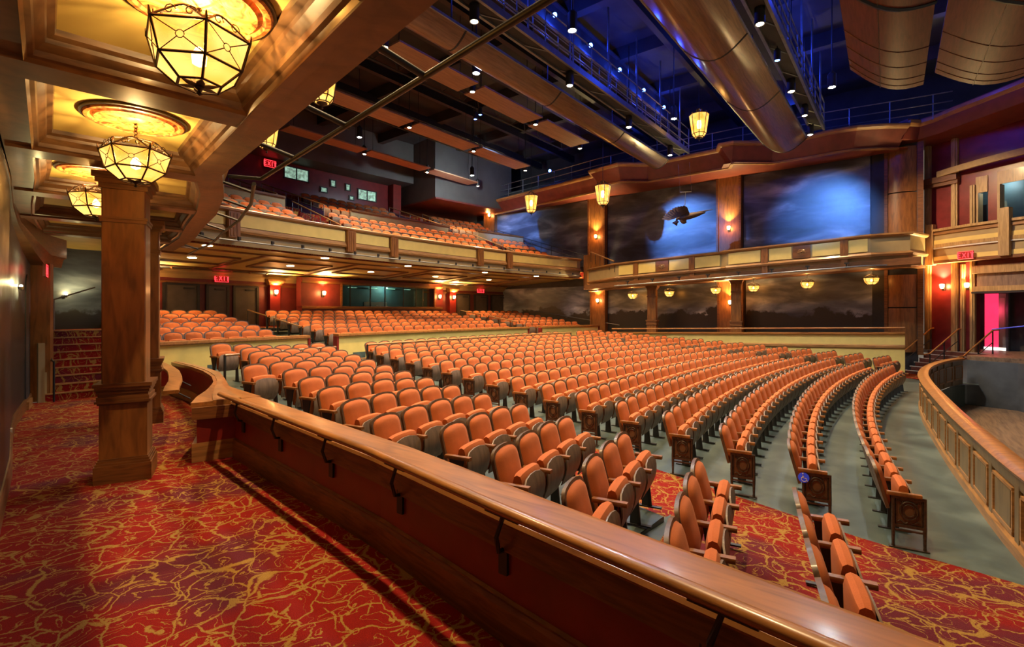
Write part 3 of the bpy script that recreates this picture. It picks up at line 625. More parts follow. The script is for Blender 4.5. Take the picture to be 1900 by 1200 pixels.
# plug and outlet, exit sign and stair rail at the gallery's end
o = MB(); o.box((-13.06, 10.3, 0.22), (0.05, 0.12, 0.17), -0.1); o.box((-13.0, 10.27, 0.24), (0.1, 0.09, 0.1), -0.1); tag(o.build('wall_outlet', 'plug_white'), 'white plug and socket low on the gallery baseboard', 'outlet')
mb = MB(); mb.tube([(-11.72, 15.0, 0), (-11.72, 15.0, 0.95)], 0.022); mb.tube([(-11.72, 15.0, 0.95), (-11.72, 15.25, 0.98), (-11.72, 16.2, 1.5)], 0.022)
mb.tube([(-11.72, 15.9, 0.3), (-11.72, 15.9, 1.32)], 0.018); tag(mb.build('stair_handrail', 'black_metal', None, 50), 'black metal handrail at the foot of the carpeted stair', 'handrail')
mb = MB(); mb.tube([(-11.9, 17.4, 2.2), (-11.2, 18.3, 2.5), (-10.2, 18.7, 2.9)], 0.022); mb.tube([(-11.2, 18.3, 1.4), (-11.2, 18.3, 2.5)], 0.018); tag(mb.build('wall_handrail', 'steel', None, 50), 'steel handrail rising along the dark wall above the stair', 'handrail')
# pipe rail carried outside the gallery edge
pr = empty('lighting_pipe', (-11.6, 3, 3.9), 'black lighting pipe on brackets outside the gallery edge', 'pipe')
def off(path, d):
    out_ = []
    for k in range(len(path)):
        a, b_ = path[max(k-1, 0)], path[min(k+1, len(path)-1)]; L = math.hypot(b_[0]-a[0], b_[1]-a[1]); out_.append((path[k][0]+d*(b_[1]-a[1])/L, path[k][1]-d*(b_[0]-a[0])/L))
    return out_
EO = off(EDGE, 0.42)
mb = MB(); mb.tube([(x, y, 3.86) for x, y in EO[:3]]+[(-11.2, 5.6, 3.86), (-11.45, 5.95, 3.9)], 0.024, 8); mb.build('pipe', 'black_metal', pr, 50)
for y in (0.6, 1.9, 3.2, 4.5): 
    x = interp([(p[1], p[0]) for p in EDGE], y); mb = MB(); mb.tube([(x, y, 3.95), (x+0.44, y-0.06, 3.86)], 0.026, 8); mb.build('bracket', 'black_metal', pr, 50)
pr = empty('lighting_pipe', (-10.5, 9, 3.9), 'bent lighting pipe with rungs round the curved gallery edge', 'pipe')
EC = off(EDGE[3:], 0.36)
mb = MB(); mb.tube([(x, y, 3.82) for x, y in EC], 0.026, 8); mb.build('pipe', 'black_metal', pr, 50)
for k in range(6):
    t = 0.4+k*0.82; i = int(t); f_ = t-i; a, b_ = EDGE[3+i], EDGE[4+i]; c, d = EC[i], EC[min(i+1, len(EC)-1)]
    mb = MB(); mb.tube([(lerp(a[0], b_[0], f_), lerp(a[1], b_[1], f_), 3.92), (lerp(c[0], d[0], f_), lerp(c[1], d[1], f_), 3.82)], 0.022, 6); mb.build('rung', 'black_metal', pr, 50)

# small brass uplights on the gallery wall and by the stair
for x, y, z, a, lb in ((-12.54, 12.85, 2.62, 1.33, 'small brass uplight glowing on the gallery wall mural'), (-10.85, 18.82, 2.62, 0.9, 'small brass uplight glowing beside the stair wall')):
    e = empty('wall_uplight', (x, y, z), lb, 'uplight', 'brass uplights'); mb = MB(); mb.lathe([(0.001, -0.05), (0.03, -0.04), (0.05, 0.02), (0.03, 0.03), (0.001, 0.03)], (x, y, z), 8); mb.build('cup', 'bronze', e, 40)
    mb = MB(); mb.lathe([(0.001, 0.03), (0.03, 0.035), (0.02, 0.06), (0.001, 0.065)], (x, y, z), 8); mb.build('bulb', 'lamp_warm', e, 40)
    light('uplight_bulb', 'POINT', (x+0.22, y-0.22, z+0.1), 16, (1.0, 0.78, 0.32), 0.03)

# ================================================================ THEATRE SEATS
SB_, CB_ = 0.966, 0.259     # backrest tilt
def bk(u, v, d): return (u, 0.0+v*CB_-d*SB_, 0.42+v*SB_+d*CB_)
def outline(hw, h, rc, n=4, bot=0.0, v0=0.0):
    p = [(-hw+bot, v0), (-hw, v0+0.12)]
    p += [(-hw+rc-rc*math.cos(t), h-rc*0.85+rc*0.85*math.sin(t)) for t in [math.pi/2*k/n for k in range(n)]]
    p += [(-hw*0.35, h+0.012), (0, h+0.016)]
    return p+[(-x, y) for x, y in reversed(p[:-1])]
def shell(mb, pts, fn, d0, d1, m=0):
    n = len(pts); i = len(mb.v)
    mb.v += [fn(u, v, d0) for u, v in pts]+[fn(u, v, d1) for u, v in pts]
    mb.f.append(tuple(i+k for k in range(n))); mb.f.append(tuple(i+n+n-1-k for k in range(n))); mb.mi += [m, m]
    for k in range(n): mb.f.append((i+k, i+(k+1) % n, i+n+(k+1) % n, i+n+k)); mb.mi.append(m)
def pad(mb, pts, fn, d0, puff, m=0, rings=3):
    cu = sum(p[0] for p in pts)/len(pts); cv = sum(p[1] for p in pts)/len(pts); n = len(pts); rows = []
    for q in range(rings+1):
        t = q/rings; s = 1-0.0*t if q == 0 else 1-0.82*(t**1.6)
        dd = d0+puff*math.sin(math.pi/2*min(1, t*1.25))
        rows.append([fn(cu+(u-cu)*s, cv+(v-cv)*s, dd) for u, v in pts])
    i0 = mb.grid(rows, True, m); mb.f.append(tuple(i0+rings*n+k for k in range(n))); mb.mi.append(m)
    mb.f.append(tuple(i0+n-1-k for k in range(n))); mb.mi.append(m)
BK_O = outline(0.262, 0.49, 0.12); BK_C = outline(0.236, 0.462, 0.105, 4, 0.0, 0.015)
def pan(u, v, d):   # folded-up seat: v up, d towards the stage
    return (u, -0.14-0.33*v*0.30-d-0.055*math.sin(math.pi*min(1, max(0, v/0.42))), 0.25+v)
PN = [(-0.20, 0.0), (-0.235, 0.05), (-0.24, 0.30), (-0.225, 0.37), (-0.12, 0.40), (0, 0.412), (0.12, 0.40), (0.225, 0.37), (0.24, 0.30), (0.235, 0.05), (0.20, 0.0), (0.1, -0.012), (-0.1, -0.012)]
def pancurve(mb, m, d0, d1):
    # board bowed outward, sampled in strips so that it curves
    vs = [0, 0.07, 0.14, 0.21, 0.28, 0.34, 0.39, 0.412]
    hw = [0.20, 0.237, 0.24, 0.24, 0.24, 0.232, 0.17, 0.06]
    f_ = [[pan(-h, v, d1), pan(h, v, d1)] for v, h in zip(vs, hw)]; b_ = [[pan(-h, v, d0), pan(h, v, d0)] for v, h in zip(vs, hw)]
    rows = [[a[0], a[1], c[1], c[0]] for a, c in zip(f_, b_)]; i0 = mb.grid(rows, True, m); L = len(rows)-1
    mb.f += [(i0, i0+1, i0+2, i0+3), (i0+4*L+3, i0+4*L+2, i0+4*L+1, i0+4*L)]; mb.mi += [m, m]
def seat_bits(low=False):
    B = {}
    mb = MB(); shell(mb, BK_O, bk, -0.03, 0.004); B['back_frame'] = (mb, 'wood_seat')
    mb = MB(); pad(mb, BK_C, bk, 0.003, 0.05, rings=2 if low else 3); B['back_cushion'] = (mb, 'orange_fabric')
    mb = MB(); pancurve(mb, 0, 0.0, 0.016); B['seat_pan'] = (mb, 'wood_pan')
    mb = MB(); rows = []; nb = 5 if low else 9
    prof = [(-0.09, 0.28), (-0.142, 0.28), (-0.195, 0.40), (-0.207, 0.52), (-0.192, 0.62), (-0.185, 0.66), (-0.165, 0.69), (-0.12, 0.70), (-0.085, 0.68), (-0.07, 0.62), (-0.075, 0.45)]
    cy_ = sum(p[0] for p in prof)/len(prof); cz_ = sum(p[1] for p in prof)/len(prof)
    for k in range(nb):
        t = -1+2*k/(nb-1); q = 1-0.22*abs(t)**6 if not low else 1-0.12*abs(t)**4; crown = 0.012*(1-t*t)
        rows.append([(0.222*t, cy_+(y-cy_)*q, cz_+(z-cz_)*(1-(1-q)*0.35)+(crown if z > 0.6 else 0)) for y, z in prof])
    i0 = mb.grid(rows, True); n_ = len(prof); mb.f += [tuple(i0+q for q in range(n_)), tuple(i0+(nb-1)*n_+n_-1-q for q in range(n_))]; mb.mi += [0, 0]
    B['seat_cushion'] = (mb, 'orange_fabric')
    return B
def arm(mb, x):
    mb.sweep([(-0.028, 0.585), (0.028, 0.585), (0.032, 0.605), (0.026, 0.622), (-0.026, 0.622), (-0.032, 0.605)], [(x, 0.03), (x, -0.24), (x, -0.285)])
def leg(mb, x):
    mb.extr([(x-0.012, -0.05, 0.0), (x-0.012, -0.17, 0.0), (x-0.012, -0.14, 0.3), (x-0.012, -0.20, 0.585), (x-0.012, -0.02, 0.585), (x-0.012, -0.06, 0.3)], (0.024, 0, 0)); mb.box((x, -0.12, 0.008), (0.05, 0.32, 0.016))
def end_panel_bits(x):
    B = {}
    mb = MB()
    for y in (-0.31, -0.03): mb.tube([(x, y, 0.0), (x, y, 0.05), (x, y, 0.24), (x, y, 0.585)], [0.019, 0.015, 0.02, 0.017], 6)
    mb.box((x, -0.17, 0.57), (0.03, 0.30, 0.03)); mb.box((x, -0.17, 0.255), (0.03, 0.30, 0.03)); mb.box((x, -0.17, 0.205), (0.025, 0.30, 0.018)); mb.box((x, -0.17, 0.008), (0.05, 0.36, 0.016))
    B['end_frame'] = (mb, 'iron_ornament')
    mb = MB(); mb.box((x+0.008, -0.17, 0.41), (0.012, 0.26, 0.30)); B['end_board'] = (mb, 'wood_seat')
    mb = MB()
    for rr, rt in ((0.088, 0.009), (0.06, 0.006)): mb.tube([(x-0.004, -0.17+rr*0.9*math.cos(t), 0.43+rr*1.15*math.sin(t)) for t in [2*math.pi*k/16 for k in range(17)]], rt, 5, caps=False)
    for sy in (-1, 1):
        mb.tube([(x-0.004, -0.17+sy*0.115, 0.28), (x-0.004, -0.17+sy*0.115, 0.55)], 0.006, 5)
        mb.tube([(x-0.004, -0.17+sy*(0.10-0.05*k/6), 0.52+0.02*math.sin(k*1.2)) for k in range(7)], 0.006, 5)
        mb.tube([(x-0.004, -0.17+sy*(0.10-0.09*k/6), 0.30+0.015*math.sin(k*1.1)) for k in range(7)], 0.006, 5)
    B['ornament'] = (mb, 'iron_ornament')
    return B
proto = {}
for k_, (mb, mt) in seat_bits().items():
    o = mb.build(k_, mt, None, 35); proto[k_] = o.data; bpy.data.objects.remove(o)
for nm, sx in (('arm_left', -0.285), ('arm_right', 0.285)):
    mb = MB(); arm(mb, sx); o = mb.build('armrest', 'wood_column', None, 35); proto[nm] = o.data; bpy.data.objects.remove(o)
    mb = MB(); leg(mb, sx); o = mb.build('leg', 'black_metal'); proto[nm.replace('arm', 'leg')] = o.data; bpy.data.objects.remove(o)
for k_, (mb, mt) in end_panel_bits(-0.29).items():
    o = mb.build(k_, mt, None, 35); proto[k_] = o.data; bpy.data.objects.remove(o)
PITCH = 0.56
SEATS = []          # (x, y, z, rz, block, row, number, first, last)
def row_seats(r, xa, xb, block, row, zfun, rev=False):
    a0, a1 = math.asin(xa/r), math.asin(xb/r); n = int((a1-a0)*r/PITCH+1e-6)
    for j in range(n):
        a = (a0+(j+0.5)*PITCH/r) if not rev else (a1-(j+0.5)*PITCH/r)
        x, y = (r-0.13)*math.sin(a), CY0+(r-0.13)*math.cos(a)
        SEATS.append((x, y, zfun(x, y), -a, block, row, j, (j == 0) != rev and (j == 0 or j == n-1) if False else (j == (n-1 if rev else 0)), j == (0 if rev else n-1)))
for k in range(16):
    r = 43.95+0.865*k
    if k < 15: row_seats(r, xl_center(r), 7.2-0.03*k, 'middle', k, zf)
    else: row_seats(r, xl_center(r)+0.1, 6.7, 'middle', k, zf)
    if k > 0: row_seats(r, 8.3-0.03*k, 10.55, 'far', k, zf)
    if k >= 1:
        xr = xlast_near(r)+0.28
        yl = CY0+math.sqrt(r*r-100); xw = interp(WALLF, yl)+0.12
        if xr-xw > 0.6: row_seats(r, xw, xr, 'near', k, (lambda x, y, k=k: zf(x, y)+(0.07 if y > 1.28 else 0.012)), rev=True)
for i in range(6):
    r = 60.2+0.9*i
    for xa, xb in ((-9.95, -5.6), (-4.15, 6.6), (7.85, 12.3)): row_seats(r, xa, xb, 'rear', i, lambda x, y, i=i: zrear(i))
def zbal(i): return 4.62+0.41*i
for i in range(4):
    r = 61.25+0.9*i
    for xa, xb in ((-11.5, -3.2), (-1.6, 7.9), (9.2, 12.0+0.1*i)): row_seats(r, xa, xb, 'balcony', i, lambda x, y, i=i: zbal(i))
for i in range(3):
    r = 67.3+0.9*i
    for xa, xb in ((-11.5, -4.7), (-0.1, 5.7), (8.9, 13.8)): row_seats(r, xa, xb, 'balcony', 6+i, lambda x, y, i=i: 6.95+0.42*i)
def depth(s):
    dx, dy = s[0]-CAMX, s[1]-CAMY; d = dx*0.7837+dy*0.6211; l = dx*0.6211-dy*0.7837
    px = 950+920*l/max(d, .01); py = 578+920*(CAMZ-s[2]-0.9)/max(d, .01)
    return d, (d > 0.5 and -20 < px < 1920 and py < 1210)
front = sorted((s for s in SEATS if depth(s)[1] and s[4] in ('near', 'middle')), key=lambda s: depth(s)[0])[:300]
FS = set(id(s) for s in front)
for s in front:
    x, y, z, rz, block, row, j, first, last = s
    if block == 'middle': lb = 'orange theatre seat in the middle block, %s row from the pit, %s from the aisle' % (ORD[row], ORD[j])
    else: lb = 'orange theatre seat in the block beside the parapet, %s row from pit, %s from aisle' % (ORD[row], ORD[j])
    e = empty('theatre_seat', (x, y, z), lb, 'seat', 'orange folding seats of the stalls', local=True); e.rotation_euler = (0, 0, rz)
    ps = ['back_frame', 'back_cushion', 'seat_pan', 'seat_cushion', 'arm_left']
    ps += ['end_frame', 'end_board', 'ornament'] if (block == 'middle' and first) else ['leg_left']
    if last: ps += ['arm_right', 'leg_right']
    made = {}
    for p in ps:
        o = bpy.data.objects.new({'arm_left': 'armrest', 'arm_right': 'armrest', 'leg_left': 'leg', 'leg_right': 'leg'}.get(p, p), proto[p]); col.objects.link(o); made[p] = o
        o.parent = made.get({'back_cushion': 'back_frame', 'seat_cushion': 'seat_pan', 'end_board': 'end_frame', 'ornament': 'end_frame'}.get(p), e)
# the remaining seats, too many and too small to keep single
low = []; mats = ['wood_seat', 'orange_fabric', 'wood_pan', 'wood_column', 'black_metal']
for k_, (mb, mt) in seat_bits(True).items(): low.append((mb.v, mb.f, mats.index(mt)))
mb = MB(); arm(mb, -0.285); low.append((mb.v, mb.f, 3)); mb = MB(); leg(mb, -0.285); low.append((mb.v, mb.f, 4))
big = MB()
for s in SEATS:
    if id(s) in FS: continue
    d, vis = depth(s)
    if s[4] in ('near', 'middle', 'far') and not vis: continue
    cs, sn = math.cos(s[3]), math.sin(s[3])
    for V, F_, mi in low:
        i = len(big.v)
        big.v += [(s[0]+a*cs-b_*sn, s[1]+a*sn+b_*cs, s[2]+c) for a, b_, c in V]
        big.f += [tuple(i+q for q in f_) for f_ in F_]; big.mi += [mi]*len(F_)
o = big.build('theatre_seats', mats, None, 40); tag(o, 'many orange folding seats filling the far stalls, rear stalls and balcony', 'seats', kind='stuff')
# round blue access sign on an aisle seat
s = [q for q in SEATS if q[4] == 'middle' and q[5] == 1 and q[7]][0]
e = empty('access_sign', (s[0], s[1], s[2]), 'round blue wheelchair sign on the aisle seat of the second row', 'sign', local=True); e.rotation_euler = (0, 0, s[3])
mb = MB(); mb.extr([(-0.32, -0.03+0.062*math.cos(t), 0.515+0.062*math.sin(t)) for t in [2*math.pi*k/20 for k in range(20)]], (0.012, 0, 0)); mb.build('disc', 'sign_blue', e)
mb = MB(); cx, cy, cz = -0.325, -0.035, 0.50
mb.tube([(cx, cy+0.03*math.cos(t), cz+0.03*math.sin(t)) for t in [0.6*k-2.6 for k in range(8)]], 0.005, 5)
mb.tube([(cx, cy+0.012, cz+0.055), (cx, cy+0.010, cz+0.015), (cx, cy-0.022, cz+0.012), (cx, cy-0.035, cz-0.025)], 0.006, 5); mb.tube([(cx, cy+0.013, cz+0.066), (cx, cy+0.013, cz+0.074)], 0.009, 6); mb.build('wheelchair_symbol', 'white_strip', e)

# ================================================================ REAR OF THE HOUSE
# rails in front of the last stalls row
def stall_rail(xa, xb, lb):
    e = empty('stall_rail', (xa, P(56.4, math.asin(xa/56.4))[1], 0.2), lb, 'rail', 'wooden rails before the last row of the stalls')
    pts = arc(56.3, xa, xb); mb = MB(); mb.tube([(p[0], p[1], 1.13) for p in pts], 0.028, 8); mb.build('rail', 'wood_trim', e, 50)
    n = max(2, int((xb-xa)/1.3))
    for k in range(n+1):
        x = lerp(xa, xb, k/n); X, Y, a = warc(56.3, x); mb = MB(); mb.box((X, Y, 0.67), (0.04, 0.04, 0.92), a); mb.build('post', 'black_metal', e)
stall_rail(-9.3, -6.15, 'wooden rail on black posts before the last row beside the gallery')
stall_rail(-5.0, 6.6, 'long wooden rail on black posts before the last row of the middle block')
# parapets of the rear stalls
for xa, xb, lb in ((-10.1, -5.42, 'cream parapet with wooden cap at the gallery end of the rear stalls'), (-4.3, 6.75, 'long cream parapet with wooden cap before the middle of the rear stalls'), (7.75, 12.6, 'cream parapet with wooden cap at the far wall end of the rear stalls')):
    e = empty('stalls_parapet', (xa, 14, 0.3), lb, 'parapet', 'cream parapets of the rear stalls')
    pts = arc(59.0, xa, xb)
    mb = MB(); mb.sweep([(0, 0.3), (0, 1.25), (0.14, 1.25), (0.14, 0.3)], pts); mb.build('panel', 'cream', e)
    mb = MB(); mb.sweep([(-0.06, 1.25), (-0.10, 1.29), (-0.09, 1.36), (0.22, 1.36), (0.22, 1.25)], pts); mb.build('cap', 'wood_rail', e, 30)
    mb = MB(); mb.sweep([(0, 0.3), (-0.03, 0.3), (-0.03, 0.42), (0, 0.44)], pts); mb.build('baseboard', 'wood_trim', e)
    for x in (xa, xb): mb = MB(); X, Y, a = warc(59.06, x); mb.box((X, Y, 0.79), (0.08, 0.22, 0.98), a); mb.build('end_post', 'red_paint', e)
# aisle handrails in the rear stalls
for x, lb in ((-5.0, 'sloping handrail on the aisle between gallery side and middle rear stalls'), (7.2, 'sloping handrail on the aisle between middle and far rear stalls')):
    e = empty('aisle_handrail', (x, 15, 0.6), lb, 'handrail')
    for r0, r1 in ((60.2, 62.2), (62.8, 64.4)):
        A, B = warc(r0, x), warc(r1, x); z0, z1 = zrear((r0-60.2)/0.9)+0.95, zrear((r1-60.2)/0.9)+0.95
        mb = MB(); mb.tube([(A[0], A[1], z0), (B[0], B[1], z1)], 0.025, 8); mb.build('rail', 'wood_trim', e, 50)
        for q, z in ((A, z0), (B, z1)): mb = MB(); mb.tube([(q[0], q[1], z-1.0), (q[0], q[1], z)], 0.02, 6); mb.build('post', 'black_metal', e)
# aisle steps with pale nosings
e = sempty('floor_aisle_steps', (-4.9, 14.6, 0.3))
for xa in (-4.85, 7.25):
    for k in range(4):
        mb = MB(); arcbox(mb, 58.5+0.3*k+0.6, xa, 1.0, 1.3, 0.3+0.09*k, 0.39+0.09*k); mb.build('step', 'concrete', e)
        mb = MB(); arcbox(mb, 57.9+0.3*k, xa, 1.0, 0.04, 0.375+0.09*k, 0.395+0.09*k); mb.build('nosing', 'white_strip', e)
# control booth with its long window
bx = empty('control_booth', (2.7, 21.8, 1.4), 'maroon control booth with long window at the back of the stalls', 'booth')
mb = MB(); arcs = arc(66.2, -1.6, 7.4, 10)
mb.sweep([(0, 1.3), (0, 2.42), (0.5, 2.42), (0.5, 1.3)], arcs); mb.sweep([(0, 3.58), (0, 3.85), (0.5, 3.85), (0.5, 3.58)], arcs)
arcbox(mb, 66.4, -0.55, 2.2, 0.45, 2.4, 3.6); arcbox(mb, 66.4, 7.1, 0.7, 0.45, 2.4, 3.6); mb.build('wall', 'burgundy', bx)
mb = MB(); mb.sweep([(0, 2.3), (-0.05, 2.3), (-0.05, 2.42), (0, 2.44)], arcs); mb.sweep([(0, 3.56), (-0.05, 3.58), (-0.05, 3.68), (0, 3.68)], arcs)
for x in (0.55, 6.8): arcbox(mb, 66.17, x, 0.1, 0.1, 2.4, 3.6)
mb.build('window_frame', 'wood_mahogany', bx)
edges = [0.6, 1.15, 2.4, 3.35, 4.6, 5.5, 6.0, 6.75]
for xa, xb in zip(edges, edges[1:]):
    mb = MB(); arcbox(mb, 66.3, (xa+xb)/2, xb-xa-0.05, 0.02, 2.45, 3.56); mb.build('window_pane', 'booth_glass', bx)
    mb = MB(); arcbox(mb, 66.28, xb, 0.05, 0.05, 2.42, 3.58); mb.build('mullion', 'black_metal', bx)
mb = MB(); arcbox(mb, 66.92, 3.7, 6.4, 0.04, 2.4, 3.6); mb.build('back_wall', 'teal_wall', bx)
for x in (1.6, 2.9, 4.1, 5.2): mb = MB(); arcbox(mb, 66.75, x, 0.5, 0.1, 3.45, 3.49); mb.build('tube_lamp', 'booth_light', bx)
mb = MB(); arcbox(mb, 66.7, 5.75, 0.12, 0.05, 2.5, 3.4); arcbox(mb, 66.7, 3.0, 1.5, 0.1, 2.42, 2.7); mb.build('equipment_rack', 'steel', bx)
light('booth_lamp', 'POINT', (3.6, 22.35, 3.5), 25, (0.6, 1.0, 0.85), 0.03)
# wall sconces
SC = {}
def sconce(x, y, z, rz, lb, p=30, group='wall sconces', color=(1.0, 0.42, 0.12)):
    e = empty('wall_sconce', (x, y, z), lb, 'sconce', group, local=True); e.rotation_euler = (0, 0, rz)
    if not SC:
        for nm, mt, mk in (('back_plate', 'bronze', lambda m: m.box((0, -0.012, 0), (0.14, 0.024, 0.3))), ('arm', 'bronze', lambda m: m.tube([(0, -0.02, -0.08), (0, -0.09, -0.11), (0, -0.12, -0.06)], 0.013, 6)), ('shade', 'sconce_glow', lambda m: m.lathe([(0.001, -0.07), (0.05, -0.06), (0.075, 0.0), (0.085, 0.10), (0.06, 0.13), (0.001, 0.14)], (0, -0.12, 0), 10))):
            m_ = MB(); mk(m_); o = m_.build(nm, mt, None, 45); SC[nm] = o.data; bpy.data.objects.remove(o)
    for nm, me in SC.items(): o = bpy.data.objects.new(nm, me); col.objects.link(o); o.parent = e
    q = Vector((0, -0.32, 0.03)); q.rotate(e.rotation_euler); light('sconce_bulb', 'POINT', (x+q.x, y+q.y, z+0.03), p, color, 0.07)
    q = Vector((0, -0.13, 0)); q.rotate(e.rotation_euler); light('sconce_uplight', 'SPOT', (x+q.x, y+q.y, z+0.2), p*24, (1.0, 0.75, 0.32), 0.03, (x+q.x*4, y+q.y*4, z+1.2), 115, 0.8)
for x, r_, lb in ((-7.98, 66.76, 'lit sconce on the red pilaster at the gallery end of the rear wall'), (-2.65, 66.76, 'lit sconce on the red pilaster beside the grey doors'), (-0.5, 66.15, 'lit sconce on the booth wall at the gallery side of its window'), (7.1, 66.15, 'lit sconce on the booth wall at the far side of its window'), (8.75, 66.76, 'lit sconce on the red pilaster between booth and far doors'), (13.72, 66.76, 'lit sconce on the red pilaster at the far end of the rear wall')):
    X, Y, a = warc(r_, x); sconce(X, Y, 3.05, a, lb)
# exit signs: red letters in glowing boxes
def glyphs(text, h):
    S = {'E': [(0, 0, .16, 1), (0, .84, .62, 1), (0, .42, .5, .58), (0, 0, .62, .16)], 'I': [(.2, 0, .38, 1)], 'T': [(0, .84, .62, 1), (.23, 0, .39, 1)], 'X': None}
    out_ = []; x = 0
    for ch in text:
        if ch == 'X': out_ += [('L', x, 0, x+.6, 1), ('L', x, 1, x+.6, 0)]
        else: out_ += [('R', x+a, b_, x+c, d) for a, b_, c, d in S[ch]]
        x += .62 if ch == 'I' else .82
    return out_, (x-.2)
def exit_sign(x, y, z, rz, lb, s=1.0):
    e = empty('exit_sign', (x, y, z), lb, 'exit sign', 'red exit signs', local=True); e.rotation_euler = (0, 0, rz); e.scale = (s, s, s)
    mb = MB(); mb.box((0, 0, 0), (0.46, 0.06, 0.28)); mb.build('housing', 'red_paint', e)
    gl, wd = glyphs('EXIT', 1); h = 0.17; k = h; mb = MB()
    for g in gl:
        if g[0] == 'R': _, a, b_, c, d = g; mb.box((((a+c)/2-wd/2)*k, -0.034, ((b_+d)/2-0.5)*h), ((c-a)*k, 0.008, (d-b_)*h))
        else:
            _, a, b_, c, d = g; u0, v0, u1, v1 = (a-wd/2)*k, (b_-.5)*h, (c-wd/2)*k, (d-.5)*h
            mb.extr([(u0, -0.038, v0), (u0+0.028, -0.038, v0), (u1+0.028, -0.038, v1), (u1, -0.038, v1)], (0, 0.008, 0))
    mb.build('letters', 'exit_red', e)
    mb = MB()
    for a, b_, c, d in ((0, 0.13, 0.46, 0.02), (0, -0.13, 0.46, 0.02), (-0.22, 0, 0.02, 0.28), (0.22, 0, 0.02, 0.28)): mb.box((a, -0.034, b_), (c, 0.008, d))
    mb.build('border', 'exit_red', e)
    q = Vector((0, -0.2, 0)); q.rotate(e.rotation_euler); light('exit_glow', 'POINT', (x+q.x, y+q.y, z), 1.6, (1, 0.03, 0.03), 0.1)
X, Y, a = warc(66.85, -5.05); exit_sign(X, Y, 3.62, a, 'red EXIT sign above the grey doors on the gallery side of the booth', 1.25)
X, Y, a = warc(66.85, 11.1); exit_sign(X, Y, 3.62, a, 'red EXIT sign above the grey doors on the far side of the booth', 1.25)
exit_sign(-11.9, 14.8, 3.1, 1.36, 'red EXIT sign hanging under the curved beam by the stair', 1.0)

# ---- balcony
bf = empty('rear_balcony', (0, 16, 4.3), 'curved balcony front with cream panels and wooden pilasters above the rear stalls', 'balcony')
pts = arc(60.0, -12.2, 12.3, 36)
mb = MB(); mb.sweep([(0.03, 4.8), (0.03, 5.3), (0.2, 5.3), (0.2, 4.8)], pts); mb.build('core', 'tan', bf)
mb = MB(); mb.sweep([(0.0, 5.24), (-0.05, 5.27), (-0.09, 5.30), (-0.09, 5.36), (-0.06, 5.39), (0.26, 5.39), (0.26, 5.24)], pts); mb.build('cap', 'wood_trim', bf, 30)
mb = MB(); mb.sweep([(0.1, 4.62), (-0.05, 4.62), (-0.07, 4.68), (-0.03, 4.74), (0.0, 4.81), (0.1, 4.81)], pts); mb.build('lower_moulding', 'wood_trim', bf, 30)
mb = MB(); mb.sweep([(0.1, 4.24), (0.16, 4.24), (0.12, 4.64), (0.05, 4.64), (0.05, 4.5)], pts); mb.build('fascia', 'tan', bf, 30)
PB = [-9.6, -7.5, -3.07, -0.96, 4.28, 6.4]
cuts = [-12.1]+PB+[12.2]
for xa, xb in zip(cuts, cuts[1:]):
    mb = MB(); mb.sweep([(-0.005, 4.83), (-0.005, 5.23), (0.05, 5.23), (0.05, 4.83)], arc(60.0, xa+0.22, xb-0.22)); mb.build('cream_panel', 'cream', bf)
for x in PB:
    mb = MB(); arcbox(mb, 59.93, x, 0.36, 0.16, 4.45, 5.26)
    for q in (-0.1, 0, 0.1): arcbox(mb, 59.86, x+q, 0.05, 0.05, 4.5, 5.2)
    mb.build('pilaster', 'wood_column', bf)
mb = MB(); mb.box((12.45, 14.35, 4.55), (0.32, 0.3, 2.1), -0.2); tag(mb.build('corner_post', 'wood_column'), 'tall wooden post where the rear balcony meets the far balcony', 'post')
pl = empty('lighting_pipe', (0, 15.8, 4.3), 'long steel pipe with small clamps along the rear balcony front', 'pipe')
pts = arc(59.75, -10.2, 11.9, 30, 4.34); mb = MB(); mb.tube(pts, 0.025, 6); mb.build('pipe', 'steel', pl, 50)
for k in range(20):
    x = -9.6+k*1.1; X, Y, a = warc(59.75, x); mb = MB(); mb.box((X, Y, 4.41), (0.13, 0.05, 0.1), a+0.5); mb.tube([(X, Y, 4.34), (X, Y, 4.44)], 0.02, 5); mb.build('clamp', 'black_metal', pl)
# recessed downlights in the soffit
DL = [(-7.9, 0.12), (-3.6, 0.12), (0.6, 0.12), (5.6, 0.12), (9.6, 0.12), (-7.4, 0.52), (-3.6, 0.52), (0.5, 0.52), (4.6, 0.52), (8.6, 0.52)]
for i, (x, t) in enumerate(DL):
    p = sof(x, t, -0.012); mb = MB(); mb.lathe([(0.001, 0), (0.14, 0), (0.15, 0.015), (0.001, 0.02)], p, 14)
    tag(mb.build('downlight', 'lamp_warm', None, 40), 'small round downlight in the balcony soffit, %s row, %s from the gallery' % ('front' if t < 0.3 else 'framed', ORD[i % 5]), 'downlight', 'soffit downlights')
    light('downlight_beam', 'SPOT', (p[0], p[1], p[2]-0.03), 420, (1.0, 0.66, 0.30), 0.1, (p[0], p[1]-0.4, 0), 125, 0.9)
